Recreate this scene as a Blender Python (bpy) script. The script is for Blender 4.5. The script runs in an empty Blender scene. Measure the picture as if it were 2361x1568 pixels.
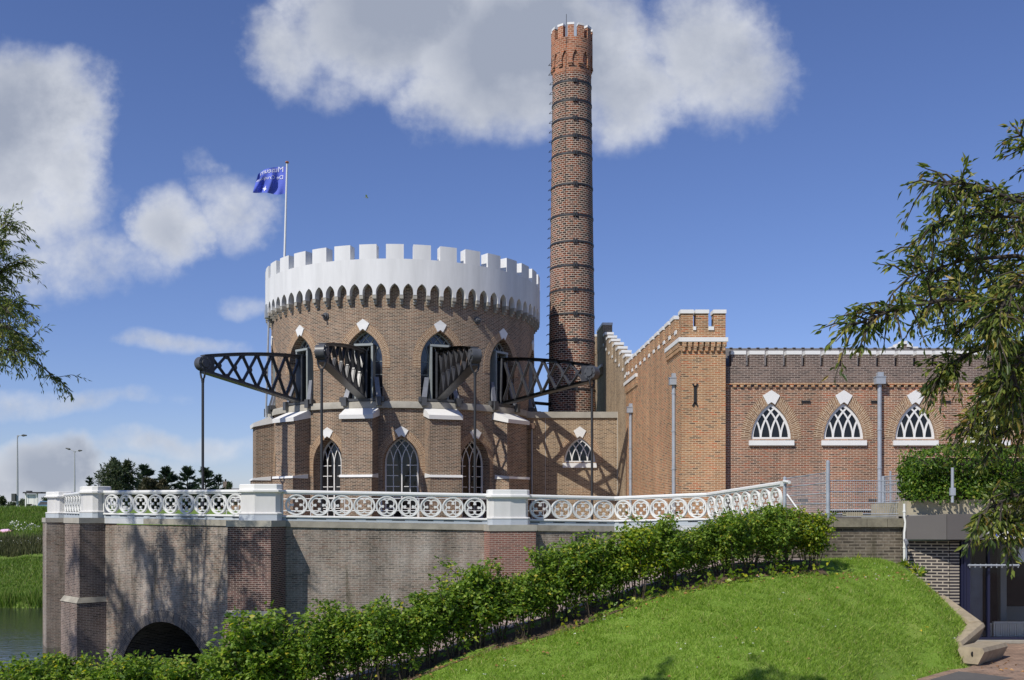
import bpy, math, random
import numpy as np
from mathutils import Vector, Matrix, geometry
random.seed(7); RNG = np.random.default_rng(11)
SC = bpy.context.scene
COL = SC.collection
R = math.radians

# ------------------------------------------------------------------ camera
FPX, CX, HY = 2300.0, 1180.5, 1183.0        # focal length / principal point, in pixels of a 2361 px wide picture
cd = bpy.data.cameras.new('camera'); cam = bpy.data.objects.new('camera', cd); COL.objects.link(cam)
cam.location = (0, 0, 0); cam.rotation_euler = (R(90), 0, 0)
cd.sensor_width = 36; cd.lens = 36 * FPX / 2361; cd.shift_y = 399 / 2361
cd.clip_start = 0.1; cd.clip_end = 4000
SC.camera = cam
def P(px, py, Y): return Vector(((px - CX) * Y / FPX, Y, (HY - py) * Y / FPX))

# ------------------------------------------------------------------ world, sun, exposure
SUN_EL, SUN_AZ = 46.0, 219.5
W = bpy.data.worlds.new('World'); SC.world = W; W.use_nodes = True
SKY_STRENGTH = 0.085
SUN_STRENGTH = 4.4
def build_world():
    nt = W.node_tree; nt.nodes.clear(); L = nt.links
    def N(t, **k):
        n = nt.nodes.new(t)
        for a, b in k.items(): setattr(n, a, b)
        return n
    def setin(n, i, v):
        if isinstance(v, (int, float, tuple)): n.inputs[i].default_value = v
        else: L.new(v, n.inputs[i])
    def M(op, a, b=None, c=None, clamp=False):
        n = N('ShaderNodeMath', operation=op, use_clamp=clamp)
        setin(n, 0, a)
        if b is not None: setin(n, 1, b)
        if c is not None: setin(n, 2, c)
        return n.outputs[0]
    sky = N('ShaderNodeTexSky', sky_type='NISHITA'); sky.sun_disc = False
    sky.sun_elevation = R(SUN_EL); sky.sun_rotation = R(SUN_AZ); sky.air_density = 1.0; sky.dust_density = 0.15; sky.ozone_density = 2.4
    gain = N('ShaderNodeMix', data_type='RGBA', blend_type='MULTIPLY'); gain.inputs[0].default_value = 1
    L.new(sky.outputs[0], gain.inputs[6]); gain.inputs[7].default_value = SKY_GAIN
    tc = N('ShaderNodeTexCoord'); sep = N('ShaderNodeSeparateXYZ'); L.new(tc.outputs['Generated'], sep.inputs[0])
    yy = M('MAXIMUM', M('ABSOLUTE', sep.outputs[1]), 0.05)
    u = M('DIVIDE', sep.outputs[0], yy); v = M('DIVIDE', sep.outputs[2], yy)
    comb = N('ShaderNodeCombineXYZ'); L.new(u, comb.inputs[0]); L.new(v, comb.inputs[1])
    def noise(scale, detail, rough, off=0.0):
        mp = N('ShaderNodeMapping'); mp.inputs['Location'].default_value = (off, off * .7, off * 1.3)
        L.new(comb.outputs[0], mp.inputs[0])
        n = N('ShaderNodeTexNoise'); n.inputs['Scale'].default_value = scale; n.inputs['Detail'].default_value = detail
        n.inputs['Roughness'].default_value = rough; L.new(mp.outputs[0], n.inputs['Vector']); return n.outputs[0]
    n1 = noise(9, 8, .6); n2 = noise(5, 3, .5, 3.7); n3 = noise(26, 6, .6, 1.9); nx = noise(5, 4, .55, 8.1)
    uw = M('ADD', u, M('MULTIPLY', M('SUBTRACT', n1, .5), .11)); vw = M('ADD', v, M('MULTIPLY', M('SUBTRACT', nx, .5), .10))
    # cloud bodies: centre and half size as directions (right, up), weight
    blobs = [(950, 40, 330, 190, 1.05), (1210, 120, 330, 200, 1.1), (1080, 230, 190, 120, .75), (1440, 210, 190, 140, .85), (1640, 110, 190, 190, .8), (1680, 220, 130, 90, .5), (670, 120, 140, 130, .72), (780, 190, 150, 90, .5), (1380, 290, 120, 70, .5), (980, 300, 70, 70, .35),
             (40, 300, 210, 200, 1.15), (150, 400, 120, 110, .8), (30, 470, 240, 120, .72), (110, 590, 260, 100, .58),
             (392, 525, 112, 85, .85), (535, 480, 112, 84, .66), (330, 590, 150, 56, .46), (470, 390, 60, 50, .4),
             (110, 1080, 150, 84, 1.05), (10, 1105, 140, 66, .95), (240, 1125, 160, 72, .68), (420, 775, 190, 34, .60), (330, 1045, 330, 36, .54), (100, 930, 330, 38, .52), (600, 670, 90, 34, .44), (350, 1100, 120, 40, .4)]
    tot = None
    for (bx, by, sx, sy, w) in blobs:
        du = M('MULTIPLY', M('SUBTRACT', uw, (bx - CX) / FPX), FPX / (sx * 1.25)); dv = M('MULTIPLY', M('SUBTRACT', vw, (HY - by) / FPX), FPX / (sy * 1.25))
        d2 = M('ADD', M('MULTIPLY', du, du), M('MULTIPLY', dv, dv))
        g = M('MULTIPLY', M('SUBTRACT', 1.0, d2, clamp=True), w)
        tot = g if tot is None else M('MAXIMUM', tot, g)
    front = M('GREATER_THAN', sep.outputs[1], 0.0)
    back = M('MULTIPLY', M('SUBTRACT', n2, .42), M('SUBTRACT', 1.0, front))
    tot = M('ADD', M('MULTIPLY', tot, front), M('MAXIMUM', back, 0))
    den = M('ADD', M('SUBTRACT', tot, .34), M('MULTIPLY', M('SUBTRACT', n3, .5), .62))
    mr = N('ShaderNodeMapRange', interpolation_type='SMOOTHSTEP'); mr.inputs[1].default_value = -.14; mr.inputs[2].default_value = .46
    L.new(den, mr.inputs[0]); mask = M('MULTIPLY', mr.outputs[0], .93)
    shade = M('ADD', M('MULTIPLY', n1, .5), M('MULTIPLY', n2, .5))
    core = N('ShaderNodeMapRange'); core.inputs[1].default_value = .36; core.inputs[2].default_value = .62; L.new(M('ADD', shade, M('MULTIPLY', M('SUBTRACT', .72, tot), .42)), core.inputs[0])
    cc = N('ShaderNodeMix', data_type='RGBA'); L.new(core.outputs[0], cc.inputs[0])
    k = 1.0 / SKY_STRENGTH
    cc.inputs[6].default_value = (.36 * k, .40 * k, .49 * k, 1); cc.inputs[7].default_value = (.71 * k, .735 * k, .79 * k, 1)
    mx = N('ShaderNodeMix', data_type='RGBA'); L.new(mask, mx.inputs[0]); L.new(gain.outputs[2], mx.inputs[6]); L.new(cc.outputs[2], mx.inputs[7])
    bg = N('ShaderNodeBackground'); bg.inputs[1].default_value = SKY_STRENGTH; L.new(mx.outputs[2], bg.inputs[0])
    out = N('ShaderNodeOutputWorld'); L.new(bg.outputs[0], out.inputs[0])
SKY_GAIN = (.91, .96, 1.34, 1)
build_world()
sl = bpy.data.lights.new('sun', 'SUN'); sl.energy = SUN_STRENGTH; sl.angle = R(0.53); sl.color = (1, .955, .88)
sun = bpy.data.objects.new('sun', sl); COL.objects.link(sun)
SUN_DIR = Vector((-math.sin(R(39.5)) * math.cos(R(SUN_EL)), -math.cos(R(39.5)) * math.cos(R(SUN_EL)), math.sin(R(SUN_EL))))
sun.rotation_euler = SUN_DIR.to_track_quat('Z', 'Y').to_euler(); sun.location = SUN_DIR * 100
vs = SC.view_settings; vs.view_transform = 'Standard'; vs.look = 'None'; vs.exposure = 0.0; vs.gamma = 1.0; vs.use_curve_mapping = False
SC.cycles.max_bounces = 6; SC.cycles.transparent_max_bounces = 12

# ------------------------------------------------------------------ materials
def srgb(r, g, b):
    f = lambda c: (c / 255 / 12.92) if c / 255 <= .04045 else ((c / 255 + .055) / 1.055) ** 2.4
    return (f(r), f(g), f(b), 1)
def newmat(name):
    m = bpy.data.materials.new(name); m.use_nodes = True; nt = m.node_tree
    b = nt.nodes['Principled BSDF']; return m, nt, b
def plain(name, col, rough=.6, noise=0.0, nscale=3.0, metal=0.0, spec=.5, streak=0.0, bump=0.0, coord='Object'):
    m, nt, b = newmat(name); L = nt.links
    b.inputs['Roughness'].default_value = rough; b.inputs['Metallic'].default_value = metal; b.inputs['Specular IOR Level'].default_value = spec
    c = (*col[:3], 1)
    if noise:
        tc = nt.nodes.new('ShaderNodeTexCoord')
        n = nt.nodes.new('ShaderNodeTexNoise'); n.inputs['Scale'].default_value = nscale; n.inputs['Detail'].default_value = 7; n.inputs['Roughness'].default_value = .65
        mp = nt.nodes.new('ShaderNodeMapping'); mp.inputs['Scale'].default_value = (1, 1, 1 - streak)
        L.new(tc.outputs[coord], mp.inputs[0]); L.new(mp.outputs[0], n.inputs[0])
        r = nt.nodes.new('ShaderNodeMapRange'); r.inputs[1].default_value = .3; r.inputs[2].default_value = .7
        r.inputs[3].default_value = 1 - noise; r.inputs[4].default_value = 1 + noise * .6
        L.new(n.outputs[0], r.inputs[0])
        mx = nt.nodes.new('ShaderNodeMix'); mx.data_type = 'RGBA'; mx.blend_type = 'MULTIPLY'; mx.inputs[0].default_value = 1
        mx.inputs[6].default_value = c; L.new(r.outputs[0], mx.inputs[7]); L.new(mx.outputs[2], b.inputs['Base Color'])
        if bump:
            bp = nt.nodes.new('ShaderNodeBump'); bp.inputs['Strength'].default_value = bump; bp.inputs['Distance'].default_value = .03
            L.new(n.outputs[0], bp.inputs['Height']); L.new(bp.outputs[0], b.inputs['Normal'])
    else: b.inputs['Base Color'].default_value = c
    return m
def brick(name, cols, mortar, row=.063, width=.22, msize=.0095, weather=.25, wcol=None, wamt=0.0, wscale=.5, moss=0.0, smooth=.1):
    """running-bond brick in metres of UV; cols: colours picked per brick; wcol/wamt: pale bloom or grime in patches"""
    m, nt, b = newmat(name); L = nt.links; N = nt.nodes.new
    b.inputs['Roughness'].default_value = .85; b.inputs['Specular IOR Level'].default_value = .25
    uv = N('ShaderNodeUVMap'); bt = N('ShaderNodeTexBrick'); L.new(uv.outputs[0], bt.inputs['Vector'])
    bt.inputs['Scale'].default_value = 1; bt.inputs['Brick Width'].default_value = width; bt.inputs['Row Height'].default_value = row
    bt.inputs['Mortar Size'].default_value = msize; bt.inputs['Mortar Smooth'].default_value = smooth
    bt.inputs['Color1'].default_value = (0, 0, 0, 1); bt.inputs['Color2'].default_value = (1, 1, 1, 1); bt.inputs['Mortar'].default_value = (0, 0, 0, 1); bt.inputs['Bias'].default_value = 0
    rp = N('ShaderNodeValToRGB'); e = rp.color_ramp; e.interpolation = 'LINEAR'
    while len(e.elements) < len(cols): e.elements.new(.5)
    for i, c in enumerate(cols): e.elements[i].position = i / (len(cols) - 1); e.elements[i].color = c
    L.new(bt.outputs['Color'], rp.inputs[0])
    tc = N('ShaderNodeTexCoord')
    n1 = N('ShaderNodeTexNoise'); n1.inputs['Scale'].default_value = wscale; n1.inputs['Detail'].default_value = 8; n1.inputs['Roughness'].default_value = .68; L.new(tc.outputs['Object'], n1.inputs[0])
    n2 = N('ShaderNodeTexNoise'); n2.inputs['Scale'].default_value = 14; n2.inputs['Detail'].default_value = 3; L.new(uv.outputs[0], n2.inputs[0])
    mx = N('ShaderNodeMix'); mx.data_type = 'RGBA'; L.new(bt.outputs['Fac'], mx.inputs[0]); L.new(rp.outputs[0], mx.inputs[6]); mx.inputs[7].default_value = mortar
    last = mx.outputs[2]
    if wcol:
        r2 = N('ShaderNodeMapRange'); r2.inputs[1].default_value = .42; r2.inputs[2].default_value = .68; r2.inputs[3].default_value = 0; r2.inputs[4].default_value = wamt
        L.new(n1.outputs[0], r2.inputs[0]); w = N('ShaderNodeMix'); w.data_type = 'RGBA'; L.new(r2.outputs[0], w.inputs[0]); L.new(last, w.inputs[6]); w.inputs[7].default_value = wcol; last = w.outputs[2]
    if moss:
        n3 = N('ShaderNodeTexNoise'); mp = N('ShaderNodeMapping'); mp.inputs['Scale'].default_value = (1.6, 1.6, .25); L.new(tc.outputs['Object'], mp.inputs[0]); L.new(mp.outputs[0], n3.inputs[0]); n3.inputs['Scale'].default_value = 1.6; n3.inputs['Detail'].default_value = 6
        r3 = N('ShaderNodeMapRange'); r3.inputs[1].default_value = .6; r3.inputs[2].default_value = .72; r3.inputs[4].default_value = moss; L.new(n3.outputs[0], r3.inputs[0])
        w2 = N('ShaderNodeMix'); w2.data_type = 'RGBA'; L.new(r3.outputs[0], w2.inputs[0]); L.new(last, w2.inputs[6]); w2.inputs[7].default_value = (.05, .045, .022, 1); last = w2.outputs[2]
    r1 = N('ShaderNodeMapRange'); r1.inputs[1].default_value = .3; r1.inputs[2].default_value = .7; r1.inputs[3].default_value = 1 - weather; r1.inputs[4].default_value = 1 + weather
    ad = N('ShaderNodeMath'); ad.operation = 'ADD'; ad.use_clamp = False
    h = N('ShaderNodeMath'); h.operation = 'MULTIPLY'; h.inputs[1].default_value = .5; L.new(n1.outputs[0], h.inputs[0])
    h2 = N('ShaderNodeMath'); h2.operation = 'MULTIPLY'; h2.inputs[1].default_value = .5; L.new(n2.outputs[0], h2.inputs[0])
    L.new(h.outputs[0], ad.inputs[0]); L.new(h2.outputs[0], ad.inputs[1]); L.new(ad.outputs[0], r1.inputs[0])
    ns = N('ShaderNodeTexNoise'); mps = N('ShaderNodeMapping'); mps.inputs['Scale'].default_value = (1.5, 1.5, .16); L.new(tc.outputs['Object'], mps.inputs[0]); L.new(mps.outputs[0], ns.inputs[0]); ns.inputs['Scale'].default_value = 1.1; ns.inputs['Detail'].default_value = 6; ns.inputs['Roughness'].default_value = .6
    rs = N('ShaderNodeMapRange'); rs.inputs[1].default_value = .34; rs.inputs[2].default_value = .66; rs.inputs[3].default_value = 1 - weather * .75; rs.inputs[4].default_value = 1 + weather * .55; L.new(ns.outputs[0], rs.inputs[0])
    mq = N('ShaderNodeMath'); mq.operation = 'MULTIPLY'; L.new(r1.outputs[0], mq.inputs[0]); L.new(rs.outputs[0], mq.inputs[1])
    ml = N('ShaderNodeMix'); ml.data_type = 'RGBA'; ml.blend_type = 'MULTIPLY'; ml.inputs[0].default_value = 1; L.new(last, ml.inputs[6]); L.new(mq.outputs[0], ml.inputs[7])
    L.new(ml.outputs[2], b.inputs['Base Color'])
    bp = N('ShaderNodeBump'); bp.inputs['Strength'].default_value = .5; bp.inputs['Distance'].default_value = .012; bp.invert = True
    L.new(bt.outputs['Fac'], bp.inputs['Height']); L.new(bp.outputs[0], b.inputs['Normal'])
    return m
def leafmat(name, cols, trans=.35, rough=.45):
    m, nt, b = newmat(name); L = nt.links; N = nt.nodes.new
    g = N('ShaderNodeNewGeometry'); rp = N('ShaderNodeValToRGB'); e = rp.color_ramp
    while len(e.elements) < len(cols): e.elements.new(.5)
    for i, (p, c) in enumerate(cols): e.elements[i].position = p; e.elements[i].color = (*c, 1)
    L.new(g.outputs['Random Per Island'], rp.inputs[0]); L.new(rp.outputs[0], b.inputs['Base Color'])
    b.inputs['Roughness'].default_value = rough; b.inputs['Specular IOR Level'].default_value = .35
    t = N('ShaderNodeBsdfTranslucent'); hs = N('ShaderNodeHueSaturation'); hs.inputs['Value'].default_value = 1.5; hs.inputs['Saturation'].default_value = 1.1
    L.new(rp.outputs[0], hs.inputs['Color']); L.new(hs.outputs[0], t.inputs[0])
    ms = N('ShaderNodeMixShader'); ms.inputs[0].default_value = trans; L.new(b.outputs[0], ms.inputs[1]); L.new(t.outputs[0], ms.inputs[2])
    L.new(ms.outputs[0], nt.nodes['Material Output'].inputs[0]); return m
def groundmat(name, cols, scale=1.2, scale2=20, rough=.9, bump=.4):
    m, nt, b = newmat(name); L = nt.links; N = nt.nodes.new; b.inputs['Roughness'].default_value = rough; b.inputs['Specular IOR Level'].default_value = .2
    tc = N('ShaderNodeTexCoord'); n1 = N('ShaderNodeTexNoise'); n1.inputs['Scale'].default_value = scale; n1.inputs['Detail'].default_value = 9; n1.inputs['Roughness'].default_value = .7
    n2 = N('ShaderNodeTexNoise'); n2.inputs['Scale'].default_value = scale2; n2.inputs['Detail'].default_value = 6
    L.new(tc.outputs['Object'], n1.inputs[0]); L.new(tc.outputs['Object'], n2.inputs[0])
    mx = N('ShaderNodeMath'); mx.operation = 'ADD'; a = N('ShaderNodeMath'); a.operation = 'MULTIPLY'; a.inputs[1].default_value = .55; c = N('ShaderNodeMath'); c.operation = 'MULTIPLY'; c.inputs[1].default_value = .45
    L.new(n1.outputs[0], a.inputs[0]); L.new(n2.outputs[0], c.inputs[0]); L.new(a.outputs[0], mx.inputs[0]); L.new(c.outputs[0], mx.inputs[1])
    rp = N('ShaderNodeValToRGB'); e = rp.color_ramp
    while len(e.elements) < len(cols): e.elements.new(.5)
    for i, (p, cc) in enumerate(cols): e.elements[i].position = p; e.elements[i].color = (*cc, 1)
    L.new(mx.outputs[0], rp.inputs[0]); L.new(rp.outputs[0], b.inputs['Base Color'])
    bp = N('ShaderNodeBump'); bp.inputs['Strength'].default_value = bump; bp.inputs['Distance'].default_value = .05; L.new(n2.outputs[0], bp.inputs['Height']); L.new(bp.outputs[0], b.inputs['Normal'])
    return m
c3 = lambda *a: srgb(*a)
MT = {}
MT['tower_brick'] = brick('tower brick', [c3(64, 51, 43), c3(108, 85, 68), c3(130, 103, 82), c3(120, 86, 64), c3(78, 64, 54)], c3(182, 168, 148), msize=.0105, weather=.28, wscale=.6)
MT['ring_brick'] = brick('arch brick', [c3(104, 78, 60), c3(150, 116, 86), c3(128, 94, 68)], c3(190, 170, 144), row=.075, width=.36, msize=.015, weather=.15)
MT['facade_brick'] = brick('facade brick', [c3(70, 54, 47), c3(130, 91, 69), c3(148, 98, 70), c3(110, 84, 68), c3(154, 82, 52)], c3(190, 168, 146), msize=.0105, weather=.25, wscale=.4)
MT['facade_dark'] = brick('parapet brick', [c3(70, 58, 55), c3(100, 82, 75), c3(116, 96, 86)], c3(154, 142, 131), msize=.0105, weather=.22)
MT['orange_brick'] = brick('orange brick', [c3(88, 70, 56), c3(162, 116, 80), c3(176, 124, 84), c3(146, 112, 82), c3(178, 98, 58)], c3(200, 176, 144), msize=.0105, weather=.24, wscale=.35)
MT['gable_brick'] = brick('gable brick', [c3(98, 82, 66), c3(142, 118, 92), c3(152, 128, 100)], c3(184, 168, 144), msize=.0105, weather=.3, wcol=c3(176, 160, 136), wamt=.4)
MT['link_brick'] = brick('link brick', [c3(84, 66, 50), c3(132, 106, 80), c3(142, 116, 88)], c3(190, 174, 150), msize=.0105, weather=.2)
MT['chimney_brick'] = brick('chimney brick', [c3(40, 30, 28), c3(54, 40, 34), c3(108, 66, 48), c3(132, 76, 50), c3(58, 42, 36), c3(122, 66, 42)], c3(190, 174, 156), row=.107, width=.235, msize=.014, weather=.22, wscale=.25)
MT['crown_brick'] = brick('chimney crown brick', [c3(72, 54, 46), c3(156, 98, 70), c3(172, 104, 72), c3(146, 104, 80)], c3(184, 154, 130), row=.107, width=.235, msize=.014, weather=.2)
MT['quay_brick'] = brick('quay brick', [c3(82, 74, 66), c3(122, 111, 99), c3(134, 118, 104), c3(118, 94, 80)], c3(164, 154, 142), weather=.42, wcol=c3(158, 151, 143), wamt=.55, wscale=.55, moss=.65)
MT['pier_brick'] = brick('pier brick', [c3(56, 42, 40), c3(90, 64, 58), c3(106, 74, 67), c3(72, 54, 50)], c3(158, 142, 132), weather=.2, wscale=.7)
MT['grey_pier_brick'] = brick('grey pier brick', [c3(70, 58, 54), c3(106, 90, 82), c3(120, 100, 90), c3(92, 76, 70)], c3(152, 140, 130), weather=.35, wscale=.8, wcol=c3(150, 142, 134), wamt=.3)
MT['red_pier_brick'] = brick('red pier brick', [c3(104, 74, 66), c3(138, 94, 82), c3(130, 84, 72)], c3(172, 152, 140), weather=.14)
MT['vault_brick'] = brick('vault brick', [c3(58, 54, 52), c3(90, 84, 79), c3(110, 103, 97)], c3(140, 132, 124), row=.07, width=.45, weather=.2)
MT['black_brick'] = brick('engineering brick', [c3(52, 50, 52), c3(72, 68, 68), c3(62, 58, 58)], c3(176, 166, 150), row=.066, width=.225, msize=.013, weather=.12)
MT['low_wall_brick'] = brick('old garden wall brick', [c3(64, 58, 50), c3(92, 84, 73), c3(108, 98, 85)], c3(120, 112, 99), row=.066, width=.25, msize=.012, weather=.45, wscale=1.6, moss=.4)
MT['white_plaster'] = plain('white plaster', (.70, .70, .685), .75, .15, 1.4, streak=.88)
MT['white_stone'] = plain('white painted stone', (.76, .75, .715), .55, .05, 2)
MT['white_iron'] = plain('white painted iron', (.72, .72, .69), .38, .05, 4)
MT['pillar_white'] = plain('pillar white', (.62, .61, .585), .65, .10, 2.2, streak=.7)
MT['plinth_grey'] = plain('plinth grey paint', (.43, .47, .50), .55, .08, 2)
MT['stone_band'] = plain('weathered stone band', srgb(165, 160, 148), .85, .22, 1.6)
MT['coping'] = plain('coping concrete', srgb(158, 152, 138), .9, .35, 1.8)
MT['coping_pale'] = plain('repaired coping', srgb(190, 192, 192), .85, .12, 1.5)
MT['beam_iron'] = plain('black beam iron', (.05, .05, .053), .38, .25, 5)
MT['beam_grey'] = plain('dark grey iron', (.075, .078, .083), .42, .25, 5)
MT['strut_grey'] = plain('zinc strut', (.2, .21, .235), .5, .3, 4)
MT['rod_iron'] = plain('rod iron', (.028, .03, .033), .5)
MT['zinc'] = plain('zinc pipe', (.36, .39, .43), .5, .15, 5, metal=.15)
MT['frame_grey'] = plain('grey green frame', (.30, .325, .31), .5, .1, 3)
MT['hoop'] = plain('iron hoop', (.03, .032, .034), .55, .2, 6)
MT['mossy_coping'] = plain('mossy coping', srgb(128, 122, 104), .95, .5, 3.0, bump=.3)
MT['concrete'] = plain('concrete', srgb(172, 162, 138), .9, .25, 2.2, bump=.2)
MT['kerb'] = plain('kerb concrete', srgb(160, 146, 122), .9, .28, 5, bump=.3)
MT['fascia'] = plain('dark fascia', srgb(94, 90, 87), .75, .08, 2)
MT['blue_frame'] = plain('dark blue frame', (.012, .014, .04), .4)
MT['galv'] = plain('galvanised steel', (.33, .36, .40), .5, .2, 6)
MT['rust'] = plain('rusty steel', (.16, .10, .07), .8, .4, 6)
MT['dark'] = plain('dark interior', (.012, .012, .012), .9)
MT['interior'] = plain('dim interior wall', (.5, .5, .47), .9)
MT['slate'] = plain('dark slate', (.035, .034, .036), .8, .3, 4)
MT['roof_tile'] = plain('grey roof tile', (.13, .12, .115), .85, .35, 9)
MT['paving'] = plain('terrace paving', srgb(150, 140, 128), .9, .2, 3)
MT['black'] = plain('black', (.01, .01, .01), .6)
MT['gold'] = plain('copper ball', (.55, .22, .10), .3, metal=.6)
MT['flag_blue'] = plain('flag blue', (.085, .13, .56), .75)
MT['flag_white'] = plain('flag lettering', (.72, .74, .82), .75)
MT['sign_white'] = plain('sign white', (.85, .85, .83), .5)
MT['sign_blue'] = plain('sign blue', (.035, .06, .5), .5)
MT['enamel'] = plain('white enamel', (.75, .75, .70), .4)
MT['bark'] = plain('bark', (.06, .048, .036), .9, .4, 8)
MT['stem'] = plain('rose stem', (.07, .052, .035), .85, .3, 10)
MT['soil'] = groundmat('soil and leaf litter', [(.3, (.03, .022, .014)), (.5, (.10, .07, .045)), (.62, (.20, .14, .09))], 3, 40)
MT['skin'] = plain('skin', (.58, .36, .26), .6)
MT['pink'] = plain('pink cloth', (.78, .50, .68), .8)
MT['steel_paint'] = plain('grey pole', (.40, .41, .41), .5)
MT['dark_box'] = plain('dark cabinet', (.05, .055, .05), .6)
MT['poster'] = plain('orange brown poster', (.16, .075, .025), .4, .5, 4)
MT['car_blue'] = plain('car paint', (.16, .30, .48), .3)
MT['gull'] = plain('gull grey', (.7, .72, .78), .8)
MT['flower_white'] = plain('white petals', (.8, .8, .72), .7)
MT['flower_yellow'] = plain('yellow petals', (.8, .55, .03), .7)
MT['fallen_leaf'] = leafmat('fallen leaves', [(0, (.30, .15, .05)), (.5, (.42, .24, .09)), (1, (.2, .10, .05))], .1)
MT['joint'] = plain('pale joint', (.5, .48, .43), .8)
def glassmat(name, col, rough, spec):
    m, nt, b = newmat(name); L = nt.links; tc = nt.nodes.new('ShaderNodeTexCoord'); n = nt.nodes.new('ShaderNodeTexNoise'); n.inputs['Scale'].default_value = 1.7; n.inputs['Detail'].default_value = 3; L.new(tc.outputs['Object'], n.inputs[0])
    rp = nt.nodes.new('ShaderNodeValToRGB'); rp.color_ramp.elements[0].position = .42; rp.color_ramp.elements[0].color = (*col, 1); rp.color_ramp.elements[1].position = .72; rp.color_ramp.elements[1].color = (col[0] * 2.6, col[1] * 2.6, col[2] * 2.8, 1); L.new(n.outputs[0], rp.inputs[0]); L.new(rp.outputs[0], b.inputs['Base Color'])  # paler noise patches painted into the pane colour imitate uneven reflections
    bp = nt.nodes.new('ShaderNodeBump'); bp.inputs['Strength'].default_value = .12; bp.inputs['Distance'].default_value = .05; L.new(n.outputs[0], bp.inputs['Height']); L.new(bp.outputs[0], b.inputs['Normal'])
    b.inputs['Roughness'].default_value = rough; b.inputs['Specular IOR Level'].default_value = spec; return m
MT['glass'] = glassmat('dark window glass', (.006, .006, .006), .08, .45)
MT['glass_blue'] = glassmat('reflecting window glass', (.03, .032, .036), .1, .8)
def clear_glass():
    m, nt, b = newmat('clear glass'); L = nt.links
    t = nt.nodes.new('ShaderNodeBsdfTransparent'); t.inputs[0].default_value = (.94, .96, .95, 1); g = nt.nodes.new('ShaderNodeBsdfGlossy'); g.inputs['Roughness'].default_value = .03
    fr = nt.nodes.new('ShaderNodeFresnel'); fr.inputs[0].default_value = 1.5; ms = nt.nodes.new('ShaderNodeMixShader')
    L.new(fr.outputs[0], ms.inputs[0]); L.new(t.outputs[0], ms.inputs[1]); L.new(g.outputs[0], ms.inputs[2]); L.new(ms.outputs[0], nt.nodes['Material Output'].inputs[0]); return m
MT['clear_glass'] = clear_glass()
def watermat():
    m, nt, b = newmat('canal water'); L = nt.links; b.inputs['Base Color'].default_value = (.035, .04, .03, 1); b.inputs['Roughness'].default_value = .06; b.inputs['Specular IOR Level'].default_value = .5
    tc = nt.nodes.new('ShaderNodeTexCoord'); mp = nt.nodes.new('ShaderNodeMapping'); mp.inputs['Scale'].default_value = (.7, 1.6, 1); L.new(tc.outputs['Object'], mp.inputs[0])
    n = nt.nodes.new('ShaderNodeTexNoise'); n.inputs['Scale'].default_value = 2.2; n.inputs['Detail'].default_value = 5; L.new(mp.outputs[0], n.inputs[0])
    bp = nt.nodes.new('ShaderNodeBump'); bp.inputs['Strength'].default_value = .22; bp.inputs['Distance'].default_value = .08; L.new(n.outputs[0], bp.inputs['Height']); L.new(bp.outputs[0], b.inputs['Normal']); return m
MT['water'] = watermat()
MT['lawn'] = groundmat('lawn turf', [(.3, (.09, .15, .018)), (.5, (.14, .23, .03)), (.65, (.21, .26, .06))], 1.0, 30)
MT['grass'] = leafmat('grass blades', [(0, (.11, .19, .02)), (.35, (.21, .34, .04)), (.75, (.32, .46, .07)), (.93, (.45, .52, .14)), (1, (.5, .44, .2))], .45, .55)
MT['levee'] = groundmat('levee grass', [(.3, (.07, .12, .02)), (.5, (.12, .19, .035)), (.66, (.17, .21, .05))], .35, 5)
MT['levee_grass'] = leafmat('levee tufts', [(0, (.08, .15, .02)), (.5, (.15, .25, .04)), (.85, (.21, .28, .06)), (1, (.3, .3, .12))], .4, .6)
MT['reed'] = leafmat('ditch reeds', [(0, (.05, .06, .026)), (.6, (.11, .13, .05)), (1, (.2, .19, .09))], .3, .6)
MT['rose_leaf'] = leafmat('rose leaves', [(0, (.055, .105, .02)), (.35, (.125, .215, .03)), (.7, (.225, .335, .048)), (.93, (.33, .41, .07)), (1, (.52, .44, .05))], .44, .5)
MT['rose_leaf_yellow'] = leafmat('yellowing rose leaves', [(0, (.05, .11, .016)), (.3, (.12, .21, .025)), (.65, (.22, .31, .035)), (1, (.46, .46, .04))], .4, .4)
MT['tree_leaf'] = leafmat('cherry leaves', [(0, (.04, .07, .02)), (.35, (.095, .14, .028)), (.68, (.19, .235, .045)), (.92, (.33, .32, .075)), (1, (.38, .25, .07))], .42, .42)
MT['willow_leaf'] = leafmat('willow leaves', [(0, (.07, .11, .028)), (.5, (.14, .19, .042)), (.85, (.23, .26, .075)), (1, (.34, .31, .10))], .45, .45)
MT['hedge_leaf'] = leafmat('hedge leaves', [(0, (.04, .085, .015)), (.5, (.095, .18, .025)), (.85, (.17, .27, .035)), (1, (.3, .3, .05))], .4, .4)
MT['conifer'] = leafmat('conifer needles', [(0, (.02, .042, .025)), (.6, (.04, .072, .04)), (1, (.07, .10, .05))], .1, .6)
MT['far_leaf'] = leafmat('far leaves', [(0, (.03, .05, .022)), (.6, (.06, .085, .035)), (1, (.10, .115, .055))], .2, .6)
MT['brown_leaf'] = leafmat('olive brown leaves', [(0, (.035, .04, .02)), (.6, (.075, .07, .035)), (1, (.11, .095, .05))], .2, .6)
MT['pale_leaf'] = leafmat('pale leaves', [(0, (.06, .09, .05)), (1, (.14, .17, .09))], .2, .6)

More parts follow.
